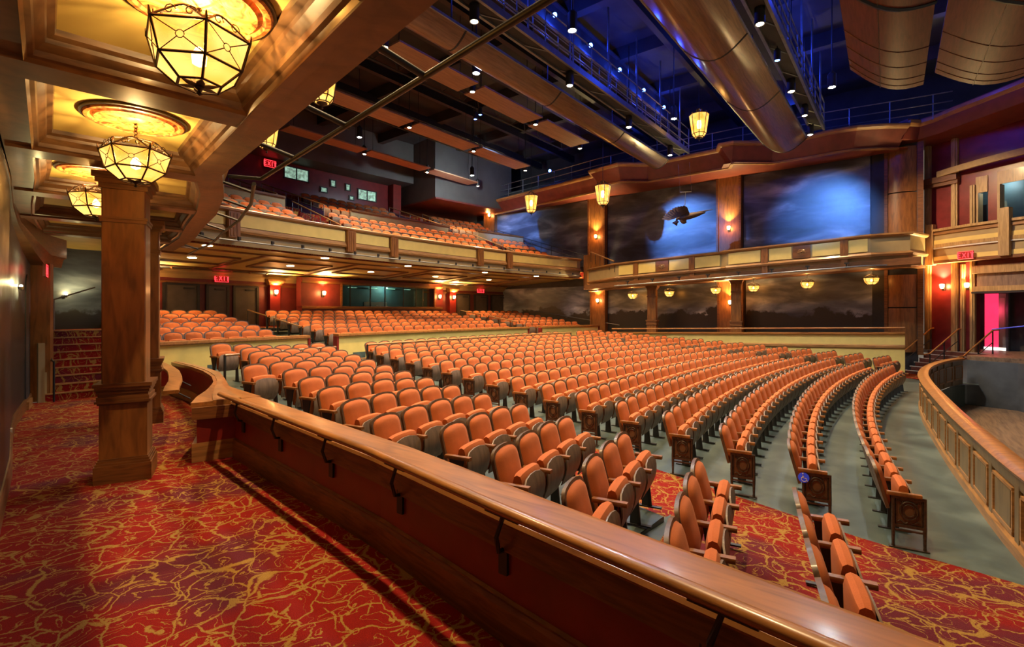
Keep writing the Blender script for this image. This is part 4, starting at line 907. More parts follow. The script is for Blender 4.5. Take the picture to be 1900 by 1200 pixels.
# tiers, cross parapet, upper wall
fb = sempty('floor_balcony', (0, 18, 4.6))
for i in range(5): mb = MB(); tier(mb, 60.2+0.9*i, 60.2+0.9*(i+1), -12.5, 13.0+0.3*i, zbal(i)-0.41, zbal(i)); mb.build('tier', 'carpet', fb)
mb = MB(); tier(mb, 64.7, 66.3, -12.5, 14.5, 6.26, 6.67); mb.build('tier', 'carpet', fb)
for i in range(5): mb = MB(); tier(mb, 66.3+0.9*i, 66.3+0.9*(i+1), -12.5, 15, 6.53+0.42*i, 6.95+0.42*i); mb.build('tier', 'carpet', fb)
for xa, xb, lb in ((-11.8, -3.2, 'tan low wall across the balcony on the gallery side'), (0.2, 6.6, 'tan low wall across the middle of the balcony'), (8.9, 12.75, 'tan low wall across the balcony by the cloud murals')):
    e = empty('balcony_parapet', (xa, 21.5, 6.7), lb, 'parapet', 'low walls across the balcony'); pts = arc(64.75, xa, xb)
    mb = MB(); mb.sweep([(0, 6.2), (0, 7.18), (0.12, 7.18), (0.12, 6.2)], pts); mb.build('panel', 'tan', e)
    mb = MB(); mb.sweep([(-0.05, 7.18), (-0.05, 7.27), (0.18, 7.27), (0.18, 7.18)], pts); mb.build('cap', 'wood_mahogany', e)
def bal_rail(xa, ra_, za, xb, rb_, zb, lb, panel=True):
    e = empty('stair_railing', (warc(ra_, xa)[0], warc(ra_, xa)[1], za-1), lb, 'railing'); A, B = warc(ra_, xa), warc(rb_, xb)
    mb = MB(); mb.tube([(A[0], A[1], za), (B[0], B[1], zb)], 0.03, 6); mb.build('handrail', 'wood_trim', e, 50)
    mb = MB(); mb.tube([(A[0], A[1], za-0.25), (B[0], B[1], zb-0.25)], 0.015, 5); mb.build('mid_rail', 'steel', e)
    for k in range(6):
        t = k/5; mb = MB(); q = [lerp(A[i], B[i], t) for i in range(2)]; z = lerp(za, zb, t); mb.tube([(q[0], q[1], z-1.0), (q[0], q[1], z)], 0.018, 5); mb.build('baluster', 'steel', e)
    if panel: mb = MB(); mb.extr([(A[0], A[1], za-0.3), (B[0], B[1], zb-0.3), (B[0], B[1], zb-1.1), (A[0], A[1], za-1.1)], (0.02, 0.03, 0)); mb.build('infill_panel', 'purple_panel', e)
bal_rail(-4.2, 69.5, 8.9, -3.0, 65.9, 7.6, 'purple panelled stair railing nearest the gallery side low wall')
bal_rail(-2.0, 69.5, 8.85, -0.6, 65.9, 7.5, 'purple panelled stair railing beside the middle upper seats')
bal_rail(-2.4, 65.6, 7.3, -2.4, 61.6, 5.75, 'dark stepped railing descending between balcony seat blocks', False)
bal_rail(6.0, 69.5, 8.9, 7.2, 65.9, 7.5, 'purple panelled stair railing at the far end of the upper wall')
bal_rail(8.2, 69.0, 8.7, 8.3, 65.9, 7.4, 'stair railing beside the far upper seats', False)
bal_rail(8.5, 65.4, 7.2, 8.6, 61.6, 5.7, 'dark stepped railing descending before the far balcony block', False)
e = empty('seat_guard', (2.4, 21, 5.8), 'black upright bar guard standing before the middle low wall', 'guard')
for k in range(14): mb = MB(); arcbox(mb, 62.55, 0.9+0.24*k, 0.035, 0.035, 5.0, 6.0); mb.build('bar', 'black_metal', e)
mb = MB(); arcbox(mb, 62.55, 2.45, 3.3, 0.05, 5.98, 6.03); mb.build('top_bar', 'black_metal', e)
e = empty('seat_guard', (9.5, 20, 5.8), 'black upright bar guard among the far balcony seats', 'guard')
for k in range(10): mb = MB(); arcbox(mb, 62.55, 9.3+0.24*k, 0.035, 0.035, 5.0, 6.0); mb.build('bar', 'black_metal', e)
mb = MB(); arcbox(mb, 62.55, 10.4, 2.4, 0.05, 5.98, 6.03); mb.build('top_bar', 'black_metal', e)
up = sempty('wall_balcony_rear', (0, 26, 7)); 
mb = MB(); mb.sweep([(0, 6.5), (0, 10.9), (0.3, 10.9), (0.3, 6.5)], arc(70.6, -11, 7.3, 16)); mb.build('wall', 'maroon_gloss', up, 30)
mb = MB(); arcbox(mb, 71.5, 10.5, 8.0, 0.2, 6.5, 10); mb.build('recess_wall', 'burgundy', up)
mb = MB(); arcbox(mb, 70.3, 7.0, 0.6, 0.6, 7.2, 10.9); arcbox(mb, 70.2, -4.6, 0.5, 0.5, 7.2, 10.9); mb.build('pilaster', 'red_paint', up)
def win(x, wd, z0, z1, lb, split=True):
    e = sempty('window_%d' % win.n, (warc(70.5, x)[0], warc(70.5, x)[1], z0)); win.n += 1
    mb = MB(); arcbox(mb, 70.57, x, wd, 0.03, z0, z1); mb.build('pane', 'booth_light', e)
    mb = MB(); fr2 = 0.05
    arcbox(mb, 70.53, x, wd+0.1, 0.07, z1, z1+fr2); arcbox(mb, 70.53, x, wd+0.1, 0.07, z0-fr2, z0)
    for q in (-wd/2, wd/2)+((0,) if split else ()): arcbox(mb, 70.53, x+q, fr2, 0.08, z0, z1)
    mb.build('frame', 'black_metal', e)
win.n = 1
win(0.45, 1.45, 9.75, 10.38, ''); win(2.15, 0.42, 9.35, 9.6, '', False); win(2.75, 0.32, 9.8, 10.15, '', False); win(3.75, 0.3, 9.75, 10.1, '', False); win(5.1, 1.3, 9.35, 9.95, ''); win(4.0, 0.3, 9.2, 9.4, '', False)
X, Y, a = warc(70.4, -1.15); exit_sign(X, Y, 10.25, a, 'red EXIT sign above the gallery side of the upper booth wall', 1.4)
X, Y, a = warc(70.2, 8.0); exit_sign(X, Y, 10.0, a, 'red EXIT sign above the far end of the upper booth wall', 1.4)
bh = sempty('wall_bulkhead', (0, 24, 10))
mb = MB(); mb.sweep([(0, 10.6), (0, 13.3), (3, 13.3), (3, 10.6)], arc(69.0, -13, 7.6, 16)); mb.build('bulkhead', 'bulkhead_grey', bh, 30)
mb = MB(); mb.sweep([(0, 9.35), (0, 13.3), (5, 13.3), (5, 9.35)], arc(66.6, 7.2, 13.6, 8)); mb.build('bulkhead', 'bulkhead_grey', bh, 30)
mb = MB(); mb.sweep([(-0.05, 9.25), (-0.05, 9.35), (5, 9.35), (5, 9.25)], arc(66.6, 7.2, 13.6, 8)); mb.build('bulkhead_soffit', 'cornice_red', bh, 30)

# ================================================================ FAR SIDE
XM = XO-0.04
def ybox(mb, x0, x1, y0_, y1_, z0, z1): mb.box(((x0+x1)/2, (y0_+y1_)/2, (z0+z1)/2), (x1-x0, abs(y1_-y0_), z1-z0))
for ya, yb, z0, z1, lb, mt in ((14.75, 22.2, 5.0, 10.1, 'cloudy night sky mural nearest the rear balcony', 'mural_sky'), (6.95, 13.35, 4.6, 10.1, 'cloudy night sky mural behind the hanging bird', 'mural_sky'), (0.32, 5.6, 4.9, 9.9, 'cloudy night sky mural nearest the stage boxes', 'mural_sky'),
                       (14.5, 22.5, 0.9, 3.75, 'dark wooded hills mural beside the rear stalls', 'mural_woods'), (6.85, 13.35, 0.5, 3.75, 'dark wooded hills mural between the two far columns', 'mural_woods'), (0.2, 5.5, 0.5, 4.1, 'dark wooded hills mural nearest the stage', 'mural_woods')):
    mb = MB(); ybox(mb, XM-0.03, XO, ya, yb, z0, z1); tag(mb.build('wall_mural', mt), lb, 'mural', 'painted murals on the far wall')
def wpil(y0_, y1_, z0, z1, lb):
    e = empty('wall_pilaster', (XO-0.2, (y0_+y1_)/2, z0), lb, 'pilaster', 'wooden pilasters on the far wall')
    mb = MB(); ybox(mb, XO-0.28, XO, y0_, y1_, z0, z1); mb.build('board', 'wood_column', e)
    mb = MB()
    for y in (y0_+0.05, y1_-0.05): ybox(mb, XO-0.34, XO-0.26, y-0.05, y+0.05, z0, z1)
    mb.build('edge_moulding', 'wood_mahogany', e)
wpil(13.42, 14.62, 4.7, 9.6, 'tall upper pilaster between rear and middle cloud murals'); wpil(5.68, 6.9, 4.8, 9.6, 'tall upper pilaster between middle and stage side cloud murals'); wpil(22.2, 23.3, 6.0, 9.7, 'upper pilaster where the cloud murals meet the balcony rear')
wpil(13.4, 14.45, 0.4, 3.8, 'lower pilaster between rear and middle wooded murals'); wpil(5.6, 6.85, 0.4, 3.85, 'lower pilaster between middle and stage side wooded murals')
for x, y, z, lb in ((13.02, 22.7, 9.1, 'lit sconce on the pilaster at the balcony rear'), (13.02, 14.02, 6.75, 'lit sconce on the upper pilaster nearer the balcony'), (13.02, 6.26, 6.45, 'lit sconce on the upper pilaster behind the hanging bird'), (13.02, 13.9, 2.8, 'lit sconce on the lower pilaster nearer the rear stalls'), (13.02, 6.2, 2.6, 'lit sconce on the lower pilaster between wooded murals')):
    sconce(x, y, z, -math.pi/2, lb, 20)
# lower knee wall with double rail
kw = empty('far_parapet', (10.95, 5, -0.4), 'long cream knee wall with double wooden rail along the far gallery', 'parapet')
pth = [(10.95, 11.9, -0.17), (10.95, 5.0, 0.0), (10.95, 0.5, 0.11), (10.95, -0.9, 0.15)]
mb = MB(); mb.sweep([(0, -0.9), (0, 1.1), (0.16, 1.1), (0.16, -0.9)], pth); mb.build('panel', 'cream', kw)
mb = MB(); mb.sweep([(-0.03, 0.52), (-0.06, 0.56), (-0.06, 0.64), (0, 0.68), (0, 0.5)], pth); mb.build('belt_moulding', 'wood_trim', kw)
mb = MB(); mb.sweep([(-0.05, 1.08), (-0.1, 1.12), (-0.1, 1.18), (0.24, 1.18), (0.24, 1.08)], pth); mb.build('cap', 'wood_rail', kw)
mb = MB(); mb.sweep(ell(-0.02, 1.36, 0.045, 0.035, 10), pth); mb.build('handrail', 'wood_rail', kw, 50)
for k in range(10): y = 11.2-k*1.25; mb = MB(); mb.tube([(10.97, y, 1.16-0.025*(y-5)), (10.97, y, 1.35-0.025*(y-5))], 0.014, 5); mb.build('rail_bracket', 'black_metal', kw)
# side balcony front
sb = empty('far_balcony', (10.9, 5, 4), 'far side balcony front with cream panels, pilasters and carved emblems', 'balcony')
SBP = [(12.3, 14.2), (10.95, 11.7), (10.95, 6.1), (10.75, 5.8), (10.75, 0.2), (11.35, -1.1), (12.9, -1.6)]
pz = [(x, y, zs(y)) for x, y in SBP]
mb = MB(); mb.sweep([(0.04, 4.3), (0.04, 5.0), (0.2, 5.0), (0.2, 4.3)], pz); mb.build('core', 'tan', sb)
mb = MB(); mb.sweep([(0.0, 4.98), (-0.05, 5.0), (-0.1, 5.05), (-0.1, 5.11), (0.26, 5.13), (0.26, 4.98)], pz); mb.build('cap', 'wood_trim', sb)
mb = MB(); mb.sweep([(0.1, 4.2), (-0.04, 4.2), (-0.08, 4.28), (-0.02, 4.36), (0.1, 4.38)], pz); mb.build('lower_moulding', 'wood_trim', sb)
mb = MB(); mb.sweep([(0.12, 3.76), (0.12, 4.22), (0.3, 4.22), (0.3, 3.76)], pz); mb.build('fascia', 'tan', sb)
mb = MB(); mb.sweep([(0.02, 3.72), (0.02, 3.82), (0.3, 3.82), (0.3, 3.72)], pz); mb.build('bottom_moulding', 'wood_trim', sb)
def sbx(y): return 10.95 if y > 6.0 else 10.75
marks = [11.5, 10.5, 9.35, 8.7, 7.5, 6.0, 5.7, 4.13, 3.0, 2.3, 1.1, 0.3]
for ya, yb in ((11.5, 10.65), (10.35, 9.4), (8.65, 7.65), (7.35, 6.15), (5.7, 4.3), (3.95, 3.05), (2.25, 1.25), (0.95, 0.3)):
    x = sbx(yb); mb = MB(); z = zs((ya+yb)/2); mb.extr([(x-0.01, ya, 4.42+zs(ya)), (x-0.01, yb, 4.42+zs(yb)), (x-0.01, yb, 4.95+zs(yb)), (x-0.01, ya, 4.95+zs(ya))], (0.06, 0, 0)); mb.build('cream_panel', 'cream', sb)
for y in (10.5, 7.5, 4.13, 1.1):
    x = sbx(y); mb = MB(); ybox(mb, x-0.05, x+0.1, y-0.14, y+0.14, 4.25+zs(y), 4.99+zs(y)); ybox(mb, x+0.0, x+0.16, y-0.12, y+0.12, 3.78+zs(y), 4.25+zs(y)); mb.build('pilaster', 'wood_column', sb)
for y in (9.03, 2.66):
    x = sbx(y); z = 4.68+zs(y); mb = MB(); ybox(mb, x-0.04, x+0.06, y-0.33, y+0.33, z-0.28, z+0.28); em_ = mb.build('emblem_board', 'wood_mahogany', sb)
    mb = MB()
    for k in range(5): mb.tube([(x-0.05, y+0.16*math.cos(1.26*k+t*0.5)*(0.4+t/8), z+0.11*math.sin(1.26*k+t*0.5)*(0.4+t/8)) for t in range(6)], 0.018, 5)
    mb.lathe([(0.001, 0), (0.06, 0.0), (0.04, 0.03), (0.001, 0.04)], (x-0.05, y, z), 8); mb.build('carved_emblem', 'wood_trim', em_)
pl = empty('lighting_pipe', (10.6, 5, 3.8), 'pale steel pipe with small lamps below the far balcony front', 'pipe')
mb = MB(); mb.tube([(10.6, 11.6, 3.82+zs(11.6)), (10.5, 6, 3.82+zs(6)), (10.4, 0.3, 3.82+zs(0.3)), (11.6, -1.3, 4.05)], 0.03, 6); mb.build('pipe', 'steel', pl, 50)
for k in range(8): y = 10.8-1.4*k; mb = MB(); mb.tube([(10.55, y, 3.85+zs(y)), (10.55, y, 3.98+zs(y))], 0.03, 5); mb.box((10.55, y, 4.0+zs(y)), (0.1, 0.16, 0.06)); mb.build('clamp_lamp', 'black_metal', pl)
# sloping rail where the two balconies meet
e = empty('corner_railing', (11.6, 13, 5), 'short sloping wooden rail beside the corner post', 'railing'); A, B = (12.3, 14.0, 5.75), (11.0, 11.8, 4.95)
mb = MB(); mb.tube([A, B], 0.04, 6); mb.build('handrail', 'wood_trim', e, 50)
for k in range(6): mb = MB(); q = [lerp(A[i], B[i], k/5) for i in range(3)]; mb.tube([(q[0], q[1], q[2]-0.6), tuple(q)], 0.015, 5); mb.build('baluster', 'black_metal', e)
e = empty('balcony_side_railing', (12.4, 18, 5.5), 'black metal railing stepping down before the rear cloud mural', 'railing'); A, B = (12.9, 22.2, 8.05), (12.4, 14.5, 5.6)
for dz in (0, -0.3): mb = MB(); mb.tube([(A[0], A[1], A[2]+dz), (B[0], B[1], B[2]+dz)], 0.025, 5); mb.build('rail', 'black_metal', e)
for k in range(10): mb = MB(); q = [lerp(A[i], B[i], k/9) for i in range(3)]; mb.tube([(q[0], q[1], q[2]-1.0), tuple(q)], 0.02, 5); mb.build('post', 'black_metal', e)
e = empty('wall_handrail', (12.8, 17, 2), 'thin handrail descending before the rear wooded mural', 'handrail'); mb = MB(); mb.tube([(13.05, 19.5, 2.3), (13.05, 12.5, 1.35)], 0.025, 6); mb.build('rail', 'steel', e, 50)
for k in range(4): mb = MB(); y = 19-2*k; z = lerp(2.3, 1.35, (19.5-y)/7); mb.tube([(13.05, y, z), (13.25, y, z-0.08)], 0.014, 5); mb.build('bracket', 'black_metal', e)
# cornice with stepped profile under the catwalk
co = empty('wall_cornice', (11, 8, 9.2), 'red and gold stepped cornice above the cloud murals', 'cornice')
CO = [(12.7, 23.6), (11.75, 17.6), (10.95, 13.1), (10.1, 12.8), (9.75, 10.95), (10.75, 9.75), (10.7, 6.15), (10.0, 5.85), (10.0, 5.3), (11.2, 3.85), (11.25, 2.4), (11.15, 1.6), (11.25, 0.7), (11.7, -0.2), (12.3, -1.0)]
mb = MB(); mb.sweep([(0.0, 9.82), (0.55, 9.15), (0.6, 9.15), (0.6, 9.95), (0, 9.95)], CO); mb.build('fascia', 'cornice_red', co)
mb = MB(); mb.sweep([(0.02, 9.80), (-0.06, 9.83), (-0.12, 9.88), (-0.14, 9.95), (-0.10, 10.0), (0.2, 10.0), (0.2, 9.80)], CO); mb.build('top_moulding', 'wood_trim', co)
mb = MB(); mb.sweep([(0.50, 9.10), (0.48, 9.17), (0.54, 9.22), (0.64, 9.22), (0.64, 9.10)], CO); mb.build('bottom_moulding', 'wood_trim', co)
mb = MB(); rows = [[(x+0.5, y, 9.14), (XO+0.1, y, 9.14)] for x, y in CO]; mb.grid(rows); mb.build('soffit', 'cornice_red', co)
mb = MB(); rows = [[(x+0.1, y, 9.97), (XO+2.5, y, 9.97)] for x, y in CO]; mb.grid(rows); mb.build('catwalk_deck', 'dark_deck', co)
mb = MB(); mb.box((XO+2.6, 9, 11.6), (0.2, 32, 3.6)); struct(mb, 'wall_right_upper', 'dark_deck')
rl = empty('catwalk_railing', (11.8, 10, 10), 'blue lit pipe railing along the top of the far cornice', 'railing')
RP = [(13.0, 23.6), (12.1, 17.6), (11.4, 13.1), (11.2, 9.5), (11.3, 5.5), (11.7, 2), (12.2, -1.0), (12.4, -2.4)]
for z in (10.3, 10.62, 11.0): mb = MB(); mb.tube([(x, y, z) for x, y in RP], 0.024, 5); mb.build('rail', 'steel', rl, 50)
RPy = [(y, x) for x, y in reversed(RP)]
for k in range(19): y = 23.4-1.4*k; x = interp(RPy, y); mb = MB(); mb.tube([(x, y, 9.97), (x, y, 11.0)], 0.022, 5); mb.build('post', 'steel', rl)
# hanging bird on wires
bd = empty('hanging_bird', (10.0, 7.4, 6.5), 'dark brown bird sculpture hanging on wires before the cloud mural', 'sculpture')
mb = MB(); mb.tube([(10, 7.95, 6.72), (10, 7.7, 6.74), (10, 7.35, 6.78), (10, 7.0, 6.82), (10, 6.7, 6.86), (10, 6.55, 6.87)], [0.03, 0.11, 0.16, 0.13, 0.07, 0.03], 8)
mb.tube([(9.98, 7.85, 6.62), (9.96, 8.0, 6.5), (9.95, 7.9, 6.4)], [0.09, 0.13, 0.04], 7); mb.build('body', 'brown_feather', bd, 60)
for n_, cnt, a0_, a1_, L0, L1, xo in (('wing', 10, -0.15, 1.2, 1.05, 0.6, -0.2), ('wing', 7, -1.2, -0.3, 0.5, 0.7, 0.2)):
    mb = MB()
    for k in range(cnt):
        t = k/(cnt-1); a = lerp(a0_, a1_, t); L = lerp(L0, L1, t); root = (10+xo*0.4, 7.5-0.25*t, 6.84)
        dy, dz = math.cos(a), math.sin(a)*0.75; tip = (10+xo*2, root[1]+L*dy, root[2]+L*dz)
        md_ = tuple(lerp(root[i], tip[i], 0.7) for i in range(3))
        mb.extr([root, (md_[0], md_[1]-0.13*dz, md_[2]+0.13*dy), tip, (md_[0], md_[1]+0.13*dz, md_[2]-0.13*dy)], (0.025, 0, 0))
    mb.build(n_, 'brown_feather', bd)
mb = MB(); mb.tube([(10, 6.9, 6.9), (10, 6.5, 6.95), (10, 6.2, 6.97)], [0.05, 0.03, 0.01], 5); mb.build('tail', 'brown_feather', bd)
mb = MB(); mb.tube([(10, 7.75, 8.0), (10, 7.2, 7.95)], 0.018, 5); mb.tube([(10, 7.48, 7.98), (10, 7.55, 6.9)], 0.016, 5); mb.build('hanger', 'steel', bd)
mb = MB(); [mb.tube([(10, y, 8.0), (10, y+0.1, 9.4)], 0.006, 4) for y in (7.75, 7.2)]; mb.build('wire', 'steel', bd)
# hexagonal hanging lanterns
def make_lantern():
    e = empty('hanging_lantern', (0, 0, 0), 'x', 'lantern', 'tapered amber lanterns hung from the ceiling', local=True)
    T, B, L = hexp(0.42, 0.42, 8), hexp(0.30, -0.42, 8), hexp(0.20, -0.56, 8)
    mb = MB()
    for k in range(8):
        k2 = (k+1) % 8
        for a, b_ in ((T[k], T[k2]), (B[k], B[k2]), (L[k], L[k2]), (T[k], B[k]), (B[k], L[k])): mb.tube([a, b_], 0.016, 5)
    mb.build('frame', 'bronze', e)
    for k in range(8):
        k2 = (k+1) % 8; mb = MB(); mb.quad(T[k], T[k2], B[k2], B[k]); mb.build('glass_pane', 'lantern_glass', e)
        mb = MB(); mb.quad(B[k], B[k2], L[k2], L[k]); mb.build('lower_pane', 'lantern_glass', e)
        mb = MB(); c = [(T[k][i]+T[k2][i])/2 for i in range(3)]
        mb.tube([(c[0]*(1-0.12*q), c[1]*(1-0.12*q), c[2]+0.13*math.sin(math.pi*q/4)) for q in range(5)], 0.016, 5)
        mb.tube([(c[0]*0.55, c[1]*0.55, c[2]+0.05), (c[0]*0.3, c[1]*0.3, c[2]+0.24), (0, 0, c[2]+0.3)], 0.016, 5); mb.build('crown_scroll', 'bronze', e)
    mb = MB(); mb.lathe([(0.001, -0.74), (0.03, -0.72), (0.02, -0.66), (0.07, -0.62), (0.14, -0.575), (0.001, -0.56)], n=10); mb.build('finial', 'bronze', e, 40)
    mb = MB(); mb.tube([(0, 0, 0.70), (0, 0, 3.6)], 0.014, 5); mb.build('cable', 'black_metal', e)
    mb = MB(); mb.lathe([(0.001, -0.2), (0.08, -0.16), (0.10, 0.0), (0.08, 0.16), (0.001, 0.2)], n=10); mb.build('bulb', 'lamp_warm', e, 60)
    return e
lan = make_lantern()
for i, ((x, y, z), lb) in enumerate((((10.0, 16.8, 8.7), 'tapered amber lantern hanging before the rear cloud mural'), ((9.1, 11.5, 8.3), 'tapered amber lantern hanging before the upper pilaster near the balcony'), ((8.2, 6.26, 10.45), 'tapered amber lantern hanging high between the curved reflectors'), ((-7.15, 11.0, 8.15), 'tapered amber lantern partly hidden behind the gallery edge beam'), ((-5.75, 17.0, 8.55), 'tapered amber lantern glimpsed behind the lighting pipe bracket'))):
    o = lan if i == 0 else copy_tree(lan); o.location = (x, y, z); o['label'] = lb; o.rotation_euler = (0, 0, 0.4*i)
    light('lantern_bulb', 'POINT', (x, y, z), 300, (1.0, 0.58, 0.2), 0.1)

# ================================================================ STAGE SIDE
# dark slot and curved wooden panels beside the murals
mb = MB(); ybox(mb, XO-0.1, XO, -0.2, 0.25, 0.3, 9.2); struct(mb, 'trim_20', 'black_metal')
e = sempty('wall_stage_side', (13.3, -0.8, 0))
for z0, z1 in ((0.4, 2.3), (2.35, 3.75), (5.2, 7.3), (7.35, 9.3)):
    mb = MB(); mb.sweep([(0, z0), (0, z1), (0.12, z1), (0.12, z0)], [(13.25, -0.25), (13.12, -0.55), (13.12, -0.95), (13.3, -1.3)]); mb.build('curved_panel', 'wood_column', e, 40)
mb = MB(); mb.box((13.3, -0.24, 5), (0.25, 0.12, 9.2)); mb.box((13.75, -1.42, 5), (1.0, 0.2, 9.4)); mb.build('stile', 'wood_mahogany', e)
mb = MB(); mb.box((13.95, -0.55, 5), (0.8, 1.5, 10)); mb.build('backing', 'burgundy', e)
# splayed wall with stage box
SZ = 0.5
W0, W1 = Vector((14.2, -1.62)), Vector((12.6, -4.45)); wd_ = (W1-W0).normalized(); wn = Vector((wd_.y, -wd_.x)); WA = math.atan2(wd_.y, wd_.x)
WL_ = (W1-W0).length
def wp(s, o, z): q = W0+wd_*s+wn*o; return (q.x, q.y, z)
def wbox(mb, s0, s1, o0, o1, z0, z1): c = wp((s0+s1)/2, (o0+o1)/2, (z0+z1)/2); mb.box(c, (s1-s0, o1-o0, z1-z0), WA)
ws = sempty('wall_proscenium', (13, -2.5, 0.7))
mb = MB(); wbox(mb, 0.0, 1.78, -0.3, 0.0, SZ, 10.3); wbox(mb, 1.78, 6.0, -0.3, 0, 3.0, 5.2); wbox(mb, 1.78, 6.0, -0.3, 0, 7.3, 10.3); wbox(mb, 2.16, 2.46, -0.3, 0.0, 5.2, 7.3); mb.build('wall', 'maroon_gloss', ws)
for s0, s1, z0, z1 in ((0.0, 0.22, SZ, 9.6), (0.98, 1.2, SZ, 9.6), (1.3, 1.44, SZ, 4.1), (1.62, 1.78, SZ, 7.3)):
    mb = MB(); wbox(mb, s0, s1, 0.0, 0.12, z0, z1); wbox(mb, s0+0.06, s1-0.06, 0.12, 0.16, z0, z1); mb.build('pilaster', 'wood_oak', ws)
mb = MB(); wbox(mb, -0.1, 1.25, 0.0, 0.3, 7.65, 7.9); wbox(mb, -0.1, 1.25, 0, 0.22, 7.5, 7.65); mb.build('capital_band', 'wood_mahogany', ws)
mb = MB(); wbox(mb, 1.78, 2.16, 0.0, 0.04, 6.95, 7.6); wbox(mb, 1.78, 1.86, -0.3, 0.04, 5, 6.95); wbox(mb, 2.46, 6, 0.0, 0.04, 7.15, 7.65); wbox(mb, 2.46, 2.54, -0.3, 0.04, 5, 7.15); mb.build('box_lining', 'wood_oak', ws)
mb = MB(); wbox(mb, 0.6, 7.0, -1.1, -1.0, 4.8, 7.9); mb.build('box_back_wall', 'teal_wall', ws)
mb = MB(); wbox(mb, 1.5, 1.68, -1.0, -0.95, 5.0, 6.6); mb.build('box_door', 'black_metal', ws)
# curved top fascia
mb = MB(); FC = [(12.3, -1.0), (12.75, -1.4), (12.55, -1.85), (12.0, -2.4), (11.4, -3.1), (10.7, -3.9), (9.8, -4.8), (8.8, -5.6)]
mb.sweep([(0.0, 9.9), (0.25, 9.45), (1.6, 9.3), (1.6, 10.2), (0, 10.2)], [(x, y, 0.02*k) for k, (x, y) in enumerate(FC)]); mb.build('curved_fascia', 'cornice_red', ws, 40)
mb = MB(); mb.sweep([(0.02, 9.88), (-0.06, 9.93), (-0.12, 10.0), (-0.12, 10.12), (0.2, 10.12)], [(x, y, 0.02*k) for k, (x, y) in enumerate(FC)]); mb.build('fascia_moulding', 'wood_trim', ws, 40)
# box front
bxf = empty('stage_box', (12.2, -2.8, 4), 'curved stage box front of oak and cream bands between two posts', 'balcony')
BF = [wp(0.25, 0.18, 0), wp(0.9, 0.36, 0), wp(1.6, 0.5, 0), wp(2.4, 0.56, 0), wp(3.2, 0.55, 0), wp(4.2, 0.5, 0)]
BF = [(p[0], p[1]) for p in BF]
for nm, mt, pr_ in (('cap', 'wood_oak', [(0.05, 5.55), (-0.06, 5.58), (-0.06, 5.68), (0.18, 5.68), (0.18, 5.55)]), ('upper_rail', 'wood_trim', [(0, 5.42), (-0.03, 5.42), (-0.03, 5.52), (0.1, 5.52), (0.1, 5.42)]), ('band', 'tan', [(0.04, 4.35), (0.04, 5.55), (0.15, 5.55), (0.15, 4.35)]), ('cream_band', 'cream', [(0, 5.02), (0.0, 5.2), (0.1, 5.2), (0.1, 5.02)]), ('middle_rail', 'wood_oak', [(-0.03, 4.88), (-0.04, 5.02), (0.1, 5.02), (0.1, 4.88)]), ('light_strip', 'white_strip', [(-0.04, 4.82), (-0.04, 4.87), (0.1, 4.87), (0.1, 4.82)]), ('lower_band', 'cream', [(0.0, 4.32), (0.0, 4.5), (0.1, 4.5), (0.1, 4.32)]), ('bottom_rail', 'wood_mahogany', [(-0.03, 4.2), (-0.03, 4.32), (0.4, 4.32), (0.4, 4.2)])):
    mb = MB(); mb.sweep(pr_, BF); mb.build(nm, mt, bxf, 40)
mb = MB(); wbox(mb, 0.15, 0.42, 0.05, 0.32, 4.15, 5.9); mb.build('corner_post', 'wood_oak', bxf)
mb = MB(); wbox(mb, 2.78, 3.1, 0.45, 0.72, 4.28, 6.1); mb.build('middle_post', 'wood_oak', bxf)
mb = MB(); mb.sweep([(0, 7.85), (0, 8.1), (0.12, 8.1), (0.12, 7.85)], [(wp(s, 0.15+0.45*math.sin(min(1, s/2.6)*1.57), 0)[0], wp(s, 0.15+0.45*math.sin(min(1, s/2.6)*1.57), 0)[1], 0.04*s) for s in (0.55, 1.0, 1.5, 2.0, 2.6, 3.4, 4.4)])
tag(mb.build('canopy_strip', 'pine'), 'curved raw pine strip above the stage box', 'trim')
# lower beams and screen over the stage door
lb_ = empty('stage_door_header', (12.3, -3.5, 3), 'brown header panel between two oak beams above the stage doorway', 'header')
mb = MB(); wbox(mb, 1.75, 5, 0.05, 0.25, 3.68, 4.0); mb.build('upper_beam', 'wood_oak', lb_)
mb = MB(); wbox(mb, 1.85, 5, 0.0, 0.1, 3.15, 3.68); mb.build('panel', 'wood_pan', lb_)
mb = MB(); wbox(mb, 1.8, 5, 0.1, 0.3, 2.96, 3.16); mb.build('lower_beam', 'wood_oak', lb_)
mb = MB(); wbox(mb, 1.75, 5, 0.1, 0.3, 2.88, 2.95); mb.build('light_track', 'black_metal', lb_)
e = empty('stage_doorway', (13.4, -4.8, 0.7), 'pink lit doorway with white panelled door behind the stage', 'doorway')
mb = MB(); wbox(mb, 0.4, 8, -2.3, -2.2, SZ, 4.5); mb.build('back_wall', 'dark_wall', e)
mb = MB(); wbox(mb, 1.08, 1.58, -2.19, -2.16, SZ, 2.92); mb.build('pink_opening', 'pink_light', e)
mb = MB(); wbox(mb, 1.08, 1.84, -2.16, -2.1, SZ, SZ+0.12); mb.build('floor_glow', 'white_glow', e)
mb = MB(); wbox(mb, 1.58, 1.84, -2.17, -2.1, SZ, 2.92); mb.build('door_leaf', 'white_strip', e)
for z0, z1 in ((0.75, 1.4), (1.5, 2.75)): mb = MB(); wbox(mb, 1.63, 1.79, -2.1, -2.08, z0, z1); mb.build('door_panel', 'plug_white', e)
mb = MB(); wbox(mb, 1.84, 1.92, -2.18, -2.05, SZ, 3.0); mb.build('door_frame', 'steel', e)
light('door_glow', 'POINT', wp(1.5, -1.8, 2.2), 6, (1.0, 0.05, 0.15), 0.2)
